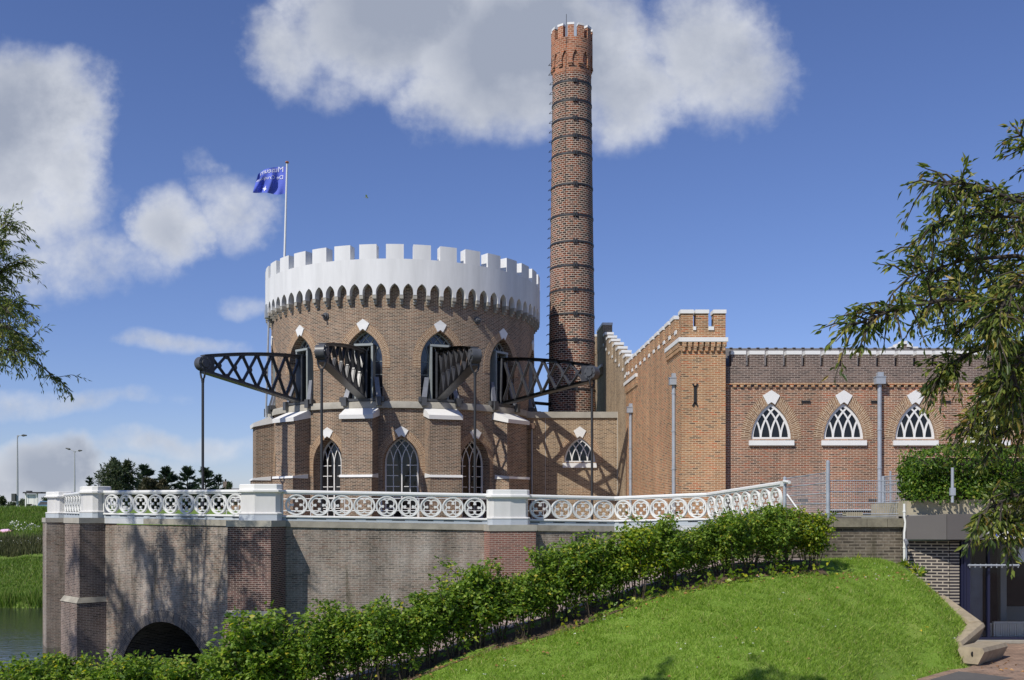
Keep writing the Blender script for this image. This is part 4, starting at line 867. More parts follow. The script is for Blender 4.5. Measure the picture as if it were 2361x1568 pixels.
for a, b in zip(order[:-1], order[1:]):
    f, L = seg_plane(a, b); za, zb = QP[a][2], QP[b][2]; fs_ = sloped(f, L, za, zb); holes = []
    if a == 'P1': holes = [[(ac + ar * math.cos(t), az + ar * math.sin(t)) for t in np.linspace(math.pi - .04, .04, 26)]]
    bot_ = -6.9; mb = MB(); zt = max(za, zb) - .2
    if holes:
        mb.pierced(f, 0, L, bot_, min(za, zb) - .2, holes, du=.8, dv=1.2)
    else: mb.plate(f, [(0, bot_), (L, bot_), (L, zb - .2), (0, za - .2)], -.8, 0)
    wl = mb.build('wall_face', 'quay_brick', quay)
    if holes:
        mb = MB(); mb.strip(f, holes[0], [(ac + (ar + .41) * math.cos(t), az + (ar + .41) * math.sin(t)) for t in np.linspace(math.pi - .04, .04, 26)], -.1, .015, arcuv=True); mb.build('arch_ring', 'vault_brick', quay)
        mb = MB(); h = holes[0]; n = len(h); mb.add([f(u, v, 0) for u, v in h] + [f(u, v, -6) for u, v in h], [(i, n + i, n + i + 1, i + 1) for i in range(n - 1)] + [tuple(range(n, 2 * n))]); mb.build('culvert_vault', 'vault_brick', quay)
        mb = MB(); mb.plate(f, [(0, -3.5), (L, -3.5), (L, min(za, zb) - .2), (0, min(za, zb) - .2)], -.8, -.75); mb.build('back_face', 'quay_brick', quay)
    # coping
    split = {'P1': .34, 'A': 1.0}.get(a)
    parts = [(0, L, 'coping')] if split is None else ([(0, L * split, 'coping_pale'), (L * split + .01, L, 'coping')] if split < 1 else [(0, L, 'coping_pale')])
    for ua, ub, mt in parts:
        mb = MB(); mb.quadbox(fs_, ua, ub, -.2, 0, -.7, .055 if mt == 'coping' else .05); mb.build('coping', mt, quay)
def bis(k):
    i = order.index(k); n = Vector((0, 0))
    if i > 0: n += outn(segdir(order[i - 1], k))
    if i < len(order) - 1: n += outn(segdir(k, order[i + 1]))
    return n.normalized()
for k, mt in (('P0', 'quay_brick'), ('P1', 'grey_pier_brick'), ('P2', 'pier_brick'), ('P3', 'red_pier_brick')):
    n = bis(k); t = Vector((-n.y, n.x)); c = V2(k); z = QP[k][2]; w = .76 if k != 'P3' else .8; pr = .78 if k != 'P3' else .7
    f = plane((c.x, c.y, 0), (t.x, t.y, 0), (n.x, n.y, 0)); ws = -3.2
    mb = MB(); mb.quadbox(f, -w, w, ws, z - .2, -.6, pr); mb.quadbox(f, -w - .07, w + .07, -6.9, ws - .1, -.6, pr + .12) if k != 'P0' else mb.quadbox(f, -w - .001, w + .001, -6.9, ws, -.6, pr + .001); p = mb.build('pier', mt, quay)
    mb = MB(); c0 = [f(-w - .09, ws - .14, pr + .15), f(w + .09, ws - .14, pr + .15), f(w + .09, ws - .14, -.5), f(-w - .09, ws - .14, -.5), f(-w - .02, ws + .06, pr + .02), f(w + .02, ws + .06, pr + .02), f(w + .02, ws + .06, -.5), f(-w - .02, ws + .06, -.5)]; mb.hexa(c0)
    if k in ('P1', 'P2'): mb.build('string_course', 'coping', p)
    mb = MB(); mb.quadbox(f, -w - .035, w + .035, z - .2, z + .004, -.6, pr + .035); mb.build('pier_coping', 'stone_band', p)
f, L = seg_plane('P3', 'A'); mb = MB()
for i in range(7): mb.quadbox(f, 2.55 + i * .12, 2.62 + i * .12, -1.02, -.78, -.02, .012)
f2, L2 = seg_plane('P3', 'A'); mb.build('wall_vent', 'black', quay)
# pillars
PL = {'P0': ('small white pillar at the far left end of the balustrade', .0), 'P1': ('white pillar on the left corner pier of the quay, beside the far end', .0), 'P2': ('white pillar above the culvert, second large one from the left', .0), 'P3': ('white pillar on the red brick pier in the middle of the balustrade', .0)}
for k in PL:
    i = order.index(k); d2 = segdir(k, order[i + 1]); d1 = segdir(order[i - 1], k) if i else (d2)
    if k == 'P0': d1 = Vector((.98, -.2)).normalized()
    z0 = QP[k][2] + .004; zt = z0 + 1.19; c = V2(k)
    def pilpoly(g):
        h, l, ch = .36 + g, .66 + g, .14; n1, n2 = outn(d1), outn(d2)
        m = (n1 + n2).normalized(); m = m * (h / max(m.dot(n1), .3)); e1 = c - d1 * l; e2 = c + d2 * l
        pts = [e1 + n1 * (h - ch), e1 + d1 * ch + n1 * h, c + m, e2 - d2 * ch + n2 * h, e2 + n2 * (h - ch), e2 - n2 * (h - ch), e2 - d2 * ch - n2 * h, c - m, e1 + d1 * ch - n1 * h, e1 - n1 * (h - ch)]
        return [(p.x, p.y) for p in pts]
    t = thing('balustrade_pillar', PL[k][0], 'pillar', (c.x, c.y, z0), 'white pillars of the balustrade')
    mb = MB(); mb.prism(pilpoly(.05), z0, z0 + .20); mb.build('plinth', 'plinth_grey', t)
    mb = MB(); mb.prism(pilpoly(.065), z0 + .20, z0 + .235); mb.prism(pilpoly(.065), z0 + .235, z0 + .265, pilpoly(.01)); mb.prism(pilpoly(0), z0 + .265, zt - .30); mb.build('shaft', 'pillar_white', t)
    mb = MB(); mb.prism(pilpoly(0.0), zt - .30, zt - .25, pilpoly(.085)); mb.prism(pilpoly(.10), zt - .25, zt - .19); mb.prism(pilpoly(.085), zt - .19, zt - .17, pilpoly(.04)); mb.prism(pilpoly(.04), zt - .17, zt - .02); mb.prism(pilpoly(.04), zt - .02, zt, pilpoly(.02)); mb.build('cap', 'white_stone', t)
# quatrefoil unit (local: x along, z up, y out), diameter 1
qm = MB(); fq = lambda u, v, d: Vector((u, -d, v))
qm.ribbon(fq, [(.455 * math.cos(a), .455 * math.sin(a)) for a in np.linspace(0, 2 * math.pi, 33)[:-1]], .085, -.055, .055, closed=True)
qm.ribbon(fq, [(.468 * math.cos(a), .468 * math.sin(a)) for a in np.linspace(0, 2 * math.pi, 33)[:-1]], .04, .05, .075, closed=True)
for q in range(4):
    a0 = math.pi / 4 + q * math.pi / 2; c = Vector((.205 * math.cos(a0), .205 * math.sin(a0)))
    qm.ribbon(fq, [(c.x + .185 * math.cos(a0 + t), c.y + .185 * math.sin(a0 + t)) for t in np.linspace(-R(138), R(138), 15)], .055, -.03, .035)
    b = q * math.pi / 2; qm.ribbon(fq, [(.26 * math.cos(b), .26 * math.sin(b)), (.125 * math.cos(b), .125 * math.sin(b))], .075, -.028, .033)
QM = qm.mesh('quatrefoil', MT['white_iron'])
BL = {'P0': ('short foreshortened run of white quatrefoil railing at the far left', 9), 'P1': ('white quatrefoil railing above the culvert arch, between the two left pillars', 9), 'P2': ('white quatrefoil railing between the second pillar and the middle pillar', 9),
      'P3': ('white quatrefoil railing just right of the middle pillar, before the first bend', 4), 'A': ('white quatrefoil railing between the two bends, in front of the brick corner pier', 5), 'B': ('white quatrefoil railing rising towards the viewer into the rose shrubs, right end', 8)}
for a, b in zip(order[:-1], order[1:]):
    lab, nq = BL[a]; f, L = seg_plane(a, b); za, zb = RAILT[a], RAILT[b]; fr = sloped(f, L, za, zb); ua = .64 if a in PL else 0.0; ub = L - (.64 if b in PL else 0.0)
    m = fr((ua + ub) / 2, -.9, 0); t = thing('balustrade_panel', lab, 'railing', m, 'runs of white quatrefoil railing')
    mb = MB(); mb.quadbox(fr, ua, ub, -.075, -.02, -.075, .075); mb.hexa([fr(ua, -.02, .075), fr(ub, -.02, .075), fr(ub, -.02, -.075), fr(ua, -.02, -.075), fr(ua, .015, .04), fr(ub, .015, .04), fr(ub, .015, -.04), fr(ua, .015, -.04)]); mb.quadbox(fr, ua, ub, -.125, -.075, -.045, .045); mb.build('top_rail', 'white_iron', t)
    mb = MB(); mb.quadbox(fr, ua, ub, -.885, -.85, -.07, .07); mb.hexa([fr(ua, -.85, .07), fr(ub, -.85, .07), fr(ub, -.85, -.07), fr(ua, -.85, -.07), fr(ua, -.825, .03), fr(ub, -.825, .03), fr(ub, -.825, -.03), fr(ua, -.825, -.03)]); mb.build('bottom_rail', 'white_iron', t)
    zl = lambda u: QP[a][2] + (QP[b][2] - QP[a][2]) * u / L + .005
    mb = MB(); n = max(4, int((ub - ua) / .85)); hb = lambda u: za + (zb - za) * u / L - .885
    mb.hexa([f(ua, zl(ua), .03), f(ub, zl(ub), .03), f(ub, zl(ub), -.03), f(ua, zl(ua), -.03), f(ua, hb(ua), .03), f(ub, hb(ub), .03), f(ub, hb(ub), -.03), f(ua, hb(ua), -.03)]); pl = mb.build('base_strip', 'plinth_grey', t)
    for i in range(n):
        mb = MB(); u0 = ua + (ub - ua) * (i + .22) / n; u1 = ua + (ub - ua) * (i + .72 + .1 * ((i * 7) % 3 - 1)) / n; mb.hexa([f(u0, hb(u0) - .065, .034), f(u1, hb(u1) - .065, .034), f(u1, hb(u1) - .065, .02), f(u0, hb(u0) - .065, .02), f(u0, hb(u0) - .035, .034), f(u1, hb(u1) - .035, .034), f(u1, hb(u1) - .035, .02), f(u0, hb(u0) - .035, .02)]); mb.build('slot', 'black', pl)
    q0 = ua + (.16 if a in PL else 0.02); q1 = ub - (.12 if b in PL else 0.02); sp = (q1 - q0) / nq; d = segdir(a, b); rot = Matrix.Rotation(math.atan2(d.y, d.x), 4, 'Z')
    for i in range(nq):
        u = q0 + sp * (i + .5); c = fr(u, -.475, 0); inst('quatrefoil', QM, t, Matrix.Translation(c) @ rot @ Matrix.Diagonal((sp * 1.0, .62, .705, 1)))
    mb = MB()
    for u in ([ua + .07] if a in PL else []) + ([ub - .05] if b in PL else []): mb = MB(); mb.quadbox(fr, u - .03, u + .03, -.83, -.12, -.03, .03); mb.build('end_post', 'white_iron', t)
# slim inner guard rail round the engine house
t = thing('guard_rail', 'slim white guard rail round the foot of the engine house, seen through the quatrefoils', 'railing', (-5.6, 43, -.42))
mb = MB(); fG = cyl(TC, 9.2)
for z in (.62, .1): mb.tube([fG(R(p) * 9.2, z, 0) for p in range(-60, 61, 5)], .02, 6)
mb.build('rail', 'white_iron', t)
for p in range(-60, 61, 10): mb = MB(); mb.tube([fG(R(p) * 9.2, -.42, 0), fG(R(p) * 9.2, .62, 0)], .022, 6); mb.build('post', 'white_iron', t)

# ================================================================== FENCES, LOW WALL, PLANTER, HEDGE
YD = -.2
post_pts = [(Vector((7.52, 27.5)), .98, 'galv'), (Vector((7.92, 25.0)), 1.30, 'galv'), (Vector((10.08, 25.0)), 1.04, 'galv')]
fence = thing('mesh_fence', 'grey wire mesh fence with round posts along the yard edge', 'fence', (8.5, 25.5, -.2))
for p, zt, mt in post_pts:
    mb = MB(); mb.tube([(p.x, p.y, -.25), (p.x, p.y, zt), (p.x, p.y, zt + .02)], [.048, .048, .03], 8); po = mb.build('post', mt, fence, smooth=True)
    mb = MB(); mb.tube([(p.x, p.y, .55), (p.x, p.y, .59)], .05, 8); mb.build('collar', 'galv', po)
mb = MB(); mb.tube([(7.92, 25, -.05), (7.92, 25, .42)], .038, 8); mb.build('rust_sleeve', 'rust', fence)
def mesh_panel(a, b, zbot, zta, ztb, rows):
    mb = MB(); 
    for i in range(rows):
        k = i / (rows - 1); mb.tube([(a.x, a.y, zbot + (zta - zbot) * k), (b.x, b.y, zbot + (ztb - zbot) * k)], .013, 5)
    n = int((b - a).length / .055)
    for i in range(1, n):
        q = a + (b - a) * i / n; mb.tube([(q.x, q.y, zbot), (q.x, q.y, zta + (ztb - zta) * i / n)], .0042, 4, cap=False)
    for i in range(1, (rows - 1) * 3): 
        k = i / ((rows - 1) * 3); mb.tube([(a.x, a.y, zbot + (zta - zbot) * k), (b.x, b.y, zbot + (ztb - zbot) * k)], .0022, 4, cap=False)
    return mb.build('mesh_panel', 'galv', fence)
mesh_panel(post_pts[0][0], post_pts[1][0], -.02, .95, 1.02, 5); mesh_panel(post_pts[1][0], post_pts[2][0], -.02, .81, .81, 4)
mb = MB(); mb.tube([P(1815, 1140, 27.2), P(1842, 1178, 26.6)], .022, 6); mb.tube([P(1808, 1110, 27.4), P(1820, 1112, 27.0)], .05, 6); mb.build('brace', 'white_iron', fence)
gate = thing('mesh_gate', 'narrow grey mesh gate standing behind the fence beside the drainpipe', 'gate', (9.6, 27.5, -.2))
mb = MB(); a = P(2037, 1183, 27.3); b_ = P(2053, 1183, 28.2)
mb.tube([(a.x, a.y, -.2), (a.x, a.y, (HY - 1098) * 27.3 / FPX)], .05, 8); mb.build('post', 'galv', gate)
mb = MB(); mb.tube([(b_.x, b_.y, -.2), (b_.x, b_.y, (HY - 1086) * 28.2 / FPX)], .03, 8); mb.build('post', 'galv', gate)
mb = MB(); e = Vector((10.08, 25.2))
for k in range(5): z = .1 + .22 * k; mb.tube([(a.x, a.y, z), (e.x, e.y, z + .03)], .012, 5)
for i in range(1, 34): q = Vector((a.x, a.y)) + (e - Vector((a.x, a.y))) * i / 34; mb.tube([(q.x, q.y, .1), (q.x, q.y, 1.0)], .0035, 4, cap=False)
mb.build('gate_panel', 'galv', gate)
lw = thing('low_wall', 'low weathered brick wall with mossy concrete coping at the end of the rose row', 'wall', (7.2, 21.6, -1.5))
mb = MB(); mb.box((5.2, 21.5, -2.3), (8.5, 21.9, -.30)); mb.build('wall', 'low_wall_brick', lw)
mb = MB()
for xa, xb in ((5.15, 6.9), (6.91, 7.62), (7.63, 8.06), (8.07, 8.5)): mb.box((xa, 21.42, -.30), (xb, 21.95, -.115))
mb.build('coping', 'mossy_coping', lw)
pipe = thing('vent_pipe', 'thin white vertical pipe at the corner of the low wall', 'pipe', (8.41, 21.3, -1.4))
mb = MB(); x = (2085 - CX) * 21.3 / FPX; mb.tube([(x, 21.3, -1.45), (x, 21.3, -.42), (x + .01, 21.3, -.35), (x + .025, 21.3, -.2), (x, 21.3, -.08), (x, 21.3, .2)], .024, 8)
for z in (-1.2, -.75, .02): mb.tube([(x, 21.3, z), (x, 21.3, z + .03)], .034, 8)
mb.build('pipe', 'enamel', pipe, smooth=True)
wire = thing('wire_strand', 'single loose wire strand running above the low wall', 'wire', (8, 22, -.1)); mb = MB(); mb.tube([P(1925, 1190, 22.5), P(2000, 1191.5, 22.2), P(2110, 1188, 21.6)], .006, 4); mb.build('strand', 'galv', wire)
vb = thing('ventilation_box', 'low grey concrete box with a black slotted grille behind the fence', 'vent', (9.8, 29.5, -.34))
mb = MB(); x0 = (1932 - CX) * 29 / FPX; x1 = (2024 - CX) * 29 / FPX; mb.box((x0, 29, -.34), (x1, 30.5, .0)); mb.build('box', 'fascia', vb)
mb = MB(); mb.box((x0 + .1, 28.99, .02), (x1, 30.2, .075))
mb.build('grille', 'black', vb); mb = MB(); mb.box((x0 + .02, 28.9, .075), (x1 - .02, 30.3, .12)); mb.build('lid', 'coping_pale', vb)
cr = thing('slatted_crate', 'small cream slatted crate on the yard behind the low wall', 'crate', P(1970, 1192, 24))
mb = MB(); a = P(1952, 1192, 24); b_ = P(1990, 1181, 24)
for i in range(9): x = a.x + (b_.x - a.x) * i / 9; mb.box((x, 24, a.z), (x + .035, 24.3, b_.z))
mb.box((a.x, 24.02, a.z + .01), (b_.x, 24.28, a.z + .04)); mb.box((a.x, 24.02, b_.z - .03), (b_.x, 24.28, b_.z - .012)); mb.build('slats', 'concrete', cr)
pw = thing('planter_wall', 'beige concrete planter wall under the clipped hedge', 'wall', (11, 24.5, -.2))
def wall_run(mb, pts, th, zb):
    for (xa, ya, za), (xb, yb, zb2) in zip(pts[:-1], pts[1:]):
        d = Vector((xb - xa, yb - ya)).normalized(); n = Vector((-d.y, d.x)) * th
        mb.hexa([(xa, ya, zb), (xb, yb, zb), (xb + n.x, yb + n.y, zb), (xa + n.x, ya + n.y, zb), (xa, ya, za), (xb, yb, zb2), (xb + n.x, yb + n.y, zb2), (xa + n.x, ya + n.y, za)])
mb = MB(); wall_run(mb, [(9.97, 27.0, .24), (9.92, 24.4, .30)], -.25, -.3); wall_run(mb, [(9.92, 24.4, .305), (11.9, 24.1, .345), (17.5, 23.8, .40)], .25, -.3); mb.build('wall', 'concrete', pw)
# clipped hedge on the planter
hd = thing('clipped_hedge', 'dense clipped green hedge growing above the concrete planter wall', 'hedge', (13, 25, .3))
n = 15000; pos = []
def hedge_top(x): return 1.58 + .07 * np.sin(x * 3.1) + .05 * np.sin(x * 7.7) - .5 * np.clip((10.35 - x) / .6, 0, 1) ** 2
x = RNG.uniform(9.72, 17.5, n); z = RNG.uniform(.22, 1.0, n); top = hedge_top(x); kx = RNG.random(n); z = .2 + (top - .2) * z ** .9 * RNG.random(n) ** .35 / 1.0
y = 24.05 + .05 * np.sin(x * 5) + np.abs(RNG.normal(0, .16, n)) - .10 * np.sin(z * 6)
m = kx < .2; y[m] = RNG.uniform(24.0, 25.3, m.sum()); z[m] = top[m] - np.abs(RNG.normal(0, .06, m.sum()))
m2 = (kx > .93); x[m2] = 9.72 + np.abs(RNG.normal(0, .07, m2.sum())); y[m2] = RNG.uniform(24.0, 25.2, m2.sum())
V, F = leaves(np.stack([x, y, z], 1), RNG.normal(size=(n, 3)) + np.array([0, -.7, -.5]), RNG.uniform(.07, .13, n), RNG.uniform(.045, .075, n))
o = bpy.data.objects.new('foliage', np_mesh('foliage', V, F, 'hedge_leaf')); COL.objects.link(o); o.parent = hd; o.location = -org(hd)
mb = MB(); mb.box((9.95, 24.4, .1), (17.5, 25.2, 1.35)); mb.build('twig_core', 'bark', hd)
hp = thing('hedge_post', 'grey steel post standing in front of the clipped hedge', 'post', P(2196, 1150, 23.9)); mb = MB(); x = (2196 - CX) * 23.7 / FPX; mb.tube([(x, 23.7, .25), (x, 23.7, 1.08)], .035, 8); mb.box((x - .06, 23.66, .42), (x + .06, 23.73, .60)); mb.build('post', 'galv', hp)

# ================================================================== ENTRANCE BUILDING
en = thing('entrance_building', 'sunken glass entrance with dark fascia, dark brick pier and blue frame', 'entrance', (11, 21, FLOOR))
YE = 21.2; zf = lambda py, Y: (HY - py) * Y / FPX; xf = lambda px, Y: (px - CX) * Y / FPX
xa, xb, xc = xf(2090.5, 21.25), xf(2183, 20.8), 17.0
mb = MB(); mb.hexa([(xa, 21.25, zf(1243.5, 21.25)), (xb - .004, 20.8, zf(1244, 20.8)), (xb + .2, 21.6, -.57), (xa, 21.7, -.57), (xa, 21.25, zf(1191, 21.25)), (xb - .004, 20.8, zf(1185, 20.8)), (xb + .2, 21.6, -.03), (xa, 21.7, -.07)]); mb.build('fascia_panel', 'fascia', en)
mb = MB(); mb.hexa([(xb + .004, 20.8, zf(1244, 20.8)), (xc, 20.8, zf(1244, 20.8)), (xc, 21.5, zf(1244, 20.8)), (xb + .25, 21.55, zf(1244, 20.8)), (xb + .004, 20.8, zf(1185, 20.8)), (xc, 20.8, zf(1185, 20.8)), (xc, 21.5, -.02), (xb + .25, 21.55, -.02)]); mb.build('fascia_panel', 'fascia', en)
mb = MB(); mb.box((xa, 21.5, -.3), (xc, 24.0, -.045)); mb.build('roof_slab', 'coping', en)
f = plane((xf(2092, 21.35), 21.42, 0), (.975, -.22, 0), (-.22, -.975, 0)); Lb = .86
mb = MB(); mb.quadbox(f, 0, Lb, FLOOR - .3, -.60, -.35, 0); mb.build('brick_wall', 'black_brick', en)
px0 = f(Lb, 0, 0)
MT['stack_brick'] = brick('stretcher pier brick', [c3(54, 52, 56), c3(68, 64, 66)], c3(176, 166, 150), row=.066, width=3.0, msize=.013, weather=.1)
mb = MB(); mb.box((px0.x + .012, px0.y - .01, FLOOR - .3), (xf(2213, 21.2), 21.6, -.60)); mb.build('brick_pier', 'stack_brick', en)
mb = MB(); xg = xf(2214, 21.25); mb.box((xg, 21.2, FLOOR + .1), (xg + .19, 21.4, -.60)); mb.box((xg + .19, 21.24, FLOOR + .02), (xc, 21.4, FLOOR + .10)); mb.box((xg + .19, 21.22, -.69), (xc, 21.42, -.60)); mb.box((xg + .05, 21.17, FLOOR + .1), (xg + .09, 21.2, -.6)); mb.build('blue_frame', 'blue_frame', en)
mb = MB(); mb.box((xg - .1, 21.0, FLOOR + .004), (xc, 21.6, FLOOR + .05)); mb.build('threshold', 'coping', en)
mb = MB(); mb.add([(xg + .19, 21.32, FLOOR + .1), (xc, 21.32, FLOOR + .1), (xc, 21.32, -.69), (xg + .19, 21.32, -.69)], [(0, 1, 2, 3)]); mb.build('glass_front', 'clear_glass', en)
mb = MB(); mb.box((xg, 25.5, FLOOR), (xc, 25.7, -.3)); mb.box((xg - .1, 21.6, FLOOR), (xg, 25.5, -.3)); mb.box((xc - .1, 21.6, FLOOR), (xc, 25.5, -.3)); mb.box((xg, 21.42, FLOOR - .02), (xc, 25.5, FLOOR + .003)); mb.build('interior_room', 'interior', en)
mb = MB(); Yi = 22.4; mb.box((xf(2307, Yi), Yi, FLOOR), (xf(2321, Yi), Yi + .15, -.3)); mb.build('column', 'frame_grey', en)
mb = MB(); mb.box((xf(2321, 23.5), 23.5, -2.2), (xf(2440, 23.5), 23.6, -.9)); mb.box((xf(2240, 23.5), 23.4, FLOOR), (xf(2300, 23.5), 23.5, -.35)); mb.build('display_board', 'slate', en)
mb = MB(); Yc = 21.42
for i in range(11): x = xf(2237, Yc) + i * .027; mb.tube([(x, Yc + .04, FLOOR + .1), (x, Yc + .04, -1.12)], .0125, 6)
mb.build('folded_strip_curtain', 'zinc', en)
mb = MB(); mb.box((xf(2276, 21.3), 21.27, FLOOR + .1), (xf(2276, 21.3) + .05, 21.36, -.69)); mb.build('mullion', 'blue_frame', en)
mat_ = thing('door_mat', 'dark ribbed mat on the paving before the glass entrance', 'mat', (11.6, 20.6, FLOOR)); mb = MB(); mb.box((11.2, 20.3, FLOOR + .004), (12.8, 20.95, FLOOR + .02)); mb.build('mat', 'slate', mat_)
hb_ = thing('handle_bar', 'horizontal galvanised bar with studs across the glass front', 'bar', (11, 21.2, -1.1)); mb = MB(); z = zf(1303.5, 21.15); mb.tube([(xf(2232, 21.15), 21.15, z), (xf(2350, 21.15), 21.15, z)], .022, 8)
for i in range(10): x = xf(2236 + i * 12.4, 21.15); mb.tube([(x, 21.15, z - .05), (x, 21.15, z + .03)], .012, 6)
mb.build('bar', 'galv', hb_)
rad = thing('radiator', 'white ribbed panel radiator behind the glass at floor level', 'radiator', (11.2, 21.6, FLOOR)); Yr = 21.55; mb = MB(); xr0, xr1 = xf(2291, Yr), 12.6; z0, z1 = zf(1476, Yr), zf(1433, Yr)
mb.box((xr0, Yr, z0), (xr1, Yr + .08, z1)); x = xr0 + .04
while x < xr1 - .03: mb.box((x, Yr - .022, z0 + .04), (x + .028, Yr + .001, z1 - .035)); x += .05
mb.build('panel', 'enamel', rad); mb = MB(); mb.tube([(xr0 - .05, Yr + .02, z0 - .1), (xr0 - .05, Yr + .02, z1 - .04), (xr0 + .02, Yr + .02, z1 - .04)], .014, 6); mb.tube([(xr0 - .09, Yr + .02, z1 - .06), (xr0 - .04, Yr + .02, z1 - .06)], .026, 8); mb.build('valve', 'enamel', rad)
pos_ = thing('window_poster', 'small white poster fixed inside the glass', 'poster', P(2358, 1290, 21.36)); mb = MB(); mb.box((xf(2347, 21.36), 21.345, zf(1296, 21.36)), (xf(2385, 21.36), 21.35, zf(1262, 21.36))); mb.build('sheet', 'sign_white', pos_)
sg = thing('museum_sign', 'white sign board with large blue lettering over the entrance, half hidden by leaves', 'sign', P(2320, 1243, 20.75)); Ys = 20.76
mb = MB(); mb.box((xf(2278.5, Ys), Ys, zf(1242.5, Ys)), (14.0, Ys + .035, zf(1184.5, Ys))); mb.build('board', 'sign_white', sg)
vs_, fs = text_mesh('MUSEUM', 1.0); hgt = max(v[1] for v in vs_); s_ = (zf(1189, Ys) - zf(1239.5, Ys)) / hgt
mb = MB(); mb.add([(xf(2287, Ys) + v[0] * s_ * .93, Ys - .006, zf(1239.5, Ys) + v[1] * s_) for v in vs_], fs); mb.build('lettering', 'sign_blue', sg)
cmr = thing('security_camera', 'dark bullet shaped security camera under the fascia corner', 'camera', P(2091, 1247, 21.2)); mb = MB(); c = P(2090, 1248, 21.15); mb.tube([c + Vector((-.06, -.16, -.03)), c + Vector((.0, .05, .02))], .04, 10); mb.build('body', 'strut_grey', cmr, smooth=True); mb = MB(); mb.tube([c + Vector((.02, .05, .02)), c + Vector((.03, .1, -.55))], .018, 6); mb.build('conduit', 'galv', cmr)
# concrete edging blocks
def kerb_log(name_label, a, b, w, h, chamfer=.07):
    a, b = Vector(a), Vector(b); d = (b - a); dh = Vector((d.x, d.y, 0)).normalized(); n = Vector((-dh.y, dh.x, 0)); up = Vector((0, 0, 1))
    prof = [(-w / 2, 0), (-w / 2 + chamfer * .3, -h), (w / 2 - chamfer * .3, -h), (w / 2, 0)]
    prof = [(-w / 2, -chamfer), (-w / 2 + chamfer * .5, 0), (w / 2 - chamfer * .5, 0), (w / 2, -chamfer), (w / 2 - .11, -h), (-w / 2 + .11, -h)]
    t = thing('concrete_kerb', name_label, 'kerb', (a + b) / 2, 'concrete edging blocks by the entrance'); mb = MB(); m = len(prof)
    mb.add([a + n * p + up * q for p, q in prof] + [b + n * p + up * q for p, q in prof], [tuple(range(m))[::-1], tuple(range(m, 2 * m))] + [(i, (i + 1) % m, m + (i + 1) % m, m + i) for i in range(m)]); mb.build('block', 'kerb', t)
    return t
kerb_log('concrete edging beam sloping down from the brick pier', (9.02, 21.05, -1.74), (9.06, 19.5, -2.12), .30, .34)
kerb_log('concrete edging beam turning back towards the lawn, middle of the three', (9.10, 19.52, -2.135), (8.22, 18.55, -2.38), .30, .32)
t = kerb_log('short concrete edging block with a round hole, nearest the paving', (8.28, 18.0, -2.42), (9.25, 19.1, -2.46), .46, .30)
mb = MB(); c = Vector((8.30, 17.985, -2.54)); mb.tube([c + Vector((-.0, .01, 0)), c + Vector((.013, -.008, 0))], .045, 12); mb.build('lifting_hole', 'dark', t)
mb = MB(); mb.hexa([(8.12, 18.2, FLOOR - .1), (8.42, 17.98, FLOOR - .1), (9.1, 18.9, FLOOR - .1), (8.85, 19.2, FLOOR - .1), (8.12, 18.2, -2.71), (8.42, 17.98, -2.71), (9.1, 18.9, -2.71), (8.85, 19.2, -2.71)]); mb.build('footing', 'kerb', t)
# ================================================================== VEGETATION
def add_np(name, V, F, mat, parent=None, org_=None):
    o = bpy.data.objects.new(name, np_mesh(name, V, F, mat)); COL.objects.link(o)
    if parent: o.parent = parent; o.location = -(org(parent) if org_ is None else org_)
    return o
# ---- lawn grass, only where a blade could be seen
def lawn_points(n, x0, x1, y0, y1):
    x = RNG.uniform(x0, x1, n); y = RNG.uniform(y0, y1, n); yh, zh = hedge_at(x)
    far = np.where(x > 6.6, 21.45, yh - .30 + .1 * np.sin(x * 9) + RNG.uniform(-.12, .05, n)); z = lawn_z(x, y)
    ok = (y < far) & ((x < 2.0) | (y > pave_edge_y(x) + .03)) & (z > HY * 0 - y * (1640 - HY) / FPX) & (x / y * FPX + CX < 2290) & (x < lawn_edge_x(y) + .02)
    return np.stack([x, y, z], 1)[ok]
p = lawn_points(400000, -3.2, 9.2, 11.5, 21.5); n = len(p)
pt = .5 + .5 * np.sin(p[:, 0] * 2.3 + 1.3 * np.sin(p[:, 1] * 1.7)) * np.sin(p[:, 1] * 2.9 + p[:, 0]); h = RNG.uniform(.03, .075, n) * (.7 + .6 * pt); h[RNG.random(n) < .05] *= 1.9; h *= np.where(np.sin(p[:, 0] * 5.1 + 2 * np.sin(p[:, 1] * 3.3)) * np.sin(p[:, 1] * 6.3 + p[:, 0] * 1.1) > .55, .45, 1.0)
V, F = blades(p - np.array([0, 0, .004]), h, RNG.uniform(.008, .017, n), 1.6); o = add_np('grass', V, F, 'grass'); tag(o, 'short green lawn grass covering the mound', 'grass', kind='stuff')
p = lawn_points(420, -3, 9.2, 12, 21.4); p2 = p[np.sin(p[:, 0] * 1.7 + 2) * np.sin(p[:, 1] * 1.3) > .15]; q = np.repeat(p2, 5, 0) + RNG.normal(0, .012, (len(p2) * 5, 3)) * np.array([1, 1, .2]) + np.array([0, 0, .06])
V, F = leaves(q, RNG.normal(size=(len(q), 3)) + np.array([0, 0, 1.0]), .014, .014); o = add_np('daisies', V, F, 'flower_white'); tag(o, 'tiny white daisies scattered over the lawn', 'flowers', kind='stuff')
p2 = lawn_points(90, -3, 9.2, 12, 21.0)[:15]; q = np.repeat(p2, 8, 0) + RNG.normal(0, .016, (len(p2) * 8, 3)) * np.array([1, 1, .3]) + np.array([0, 0, .075])
V, F = leaves(q, RNG.normal(size=(len(q), 3)) + np.array([0, -.5, .6]), .02, .018); o = add_np('dandelions', V, F, 'flower_yellow'); tag(o, 'small yellow dandelion flowers in the lawn', 'flowers', kind='stuff')
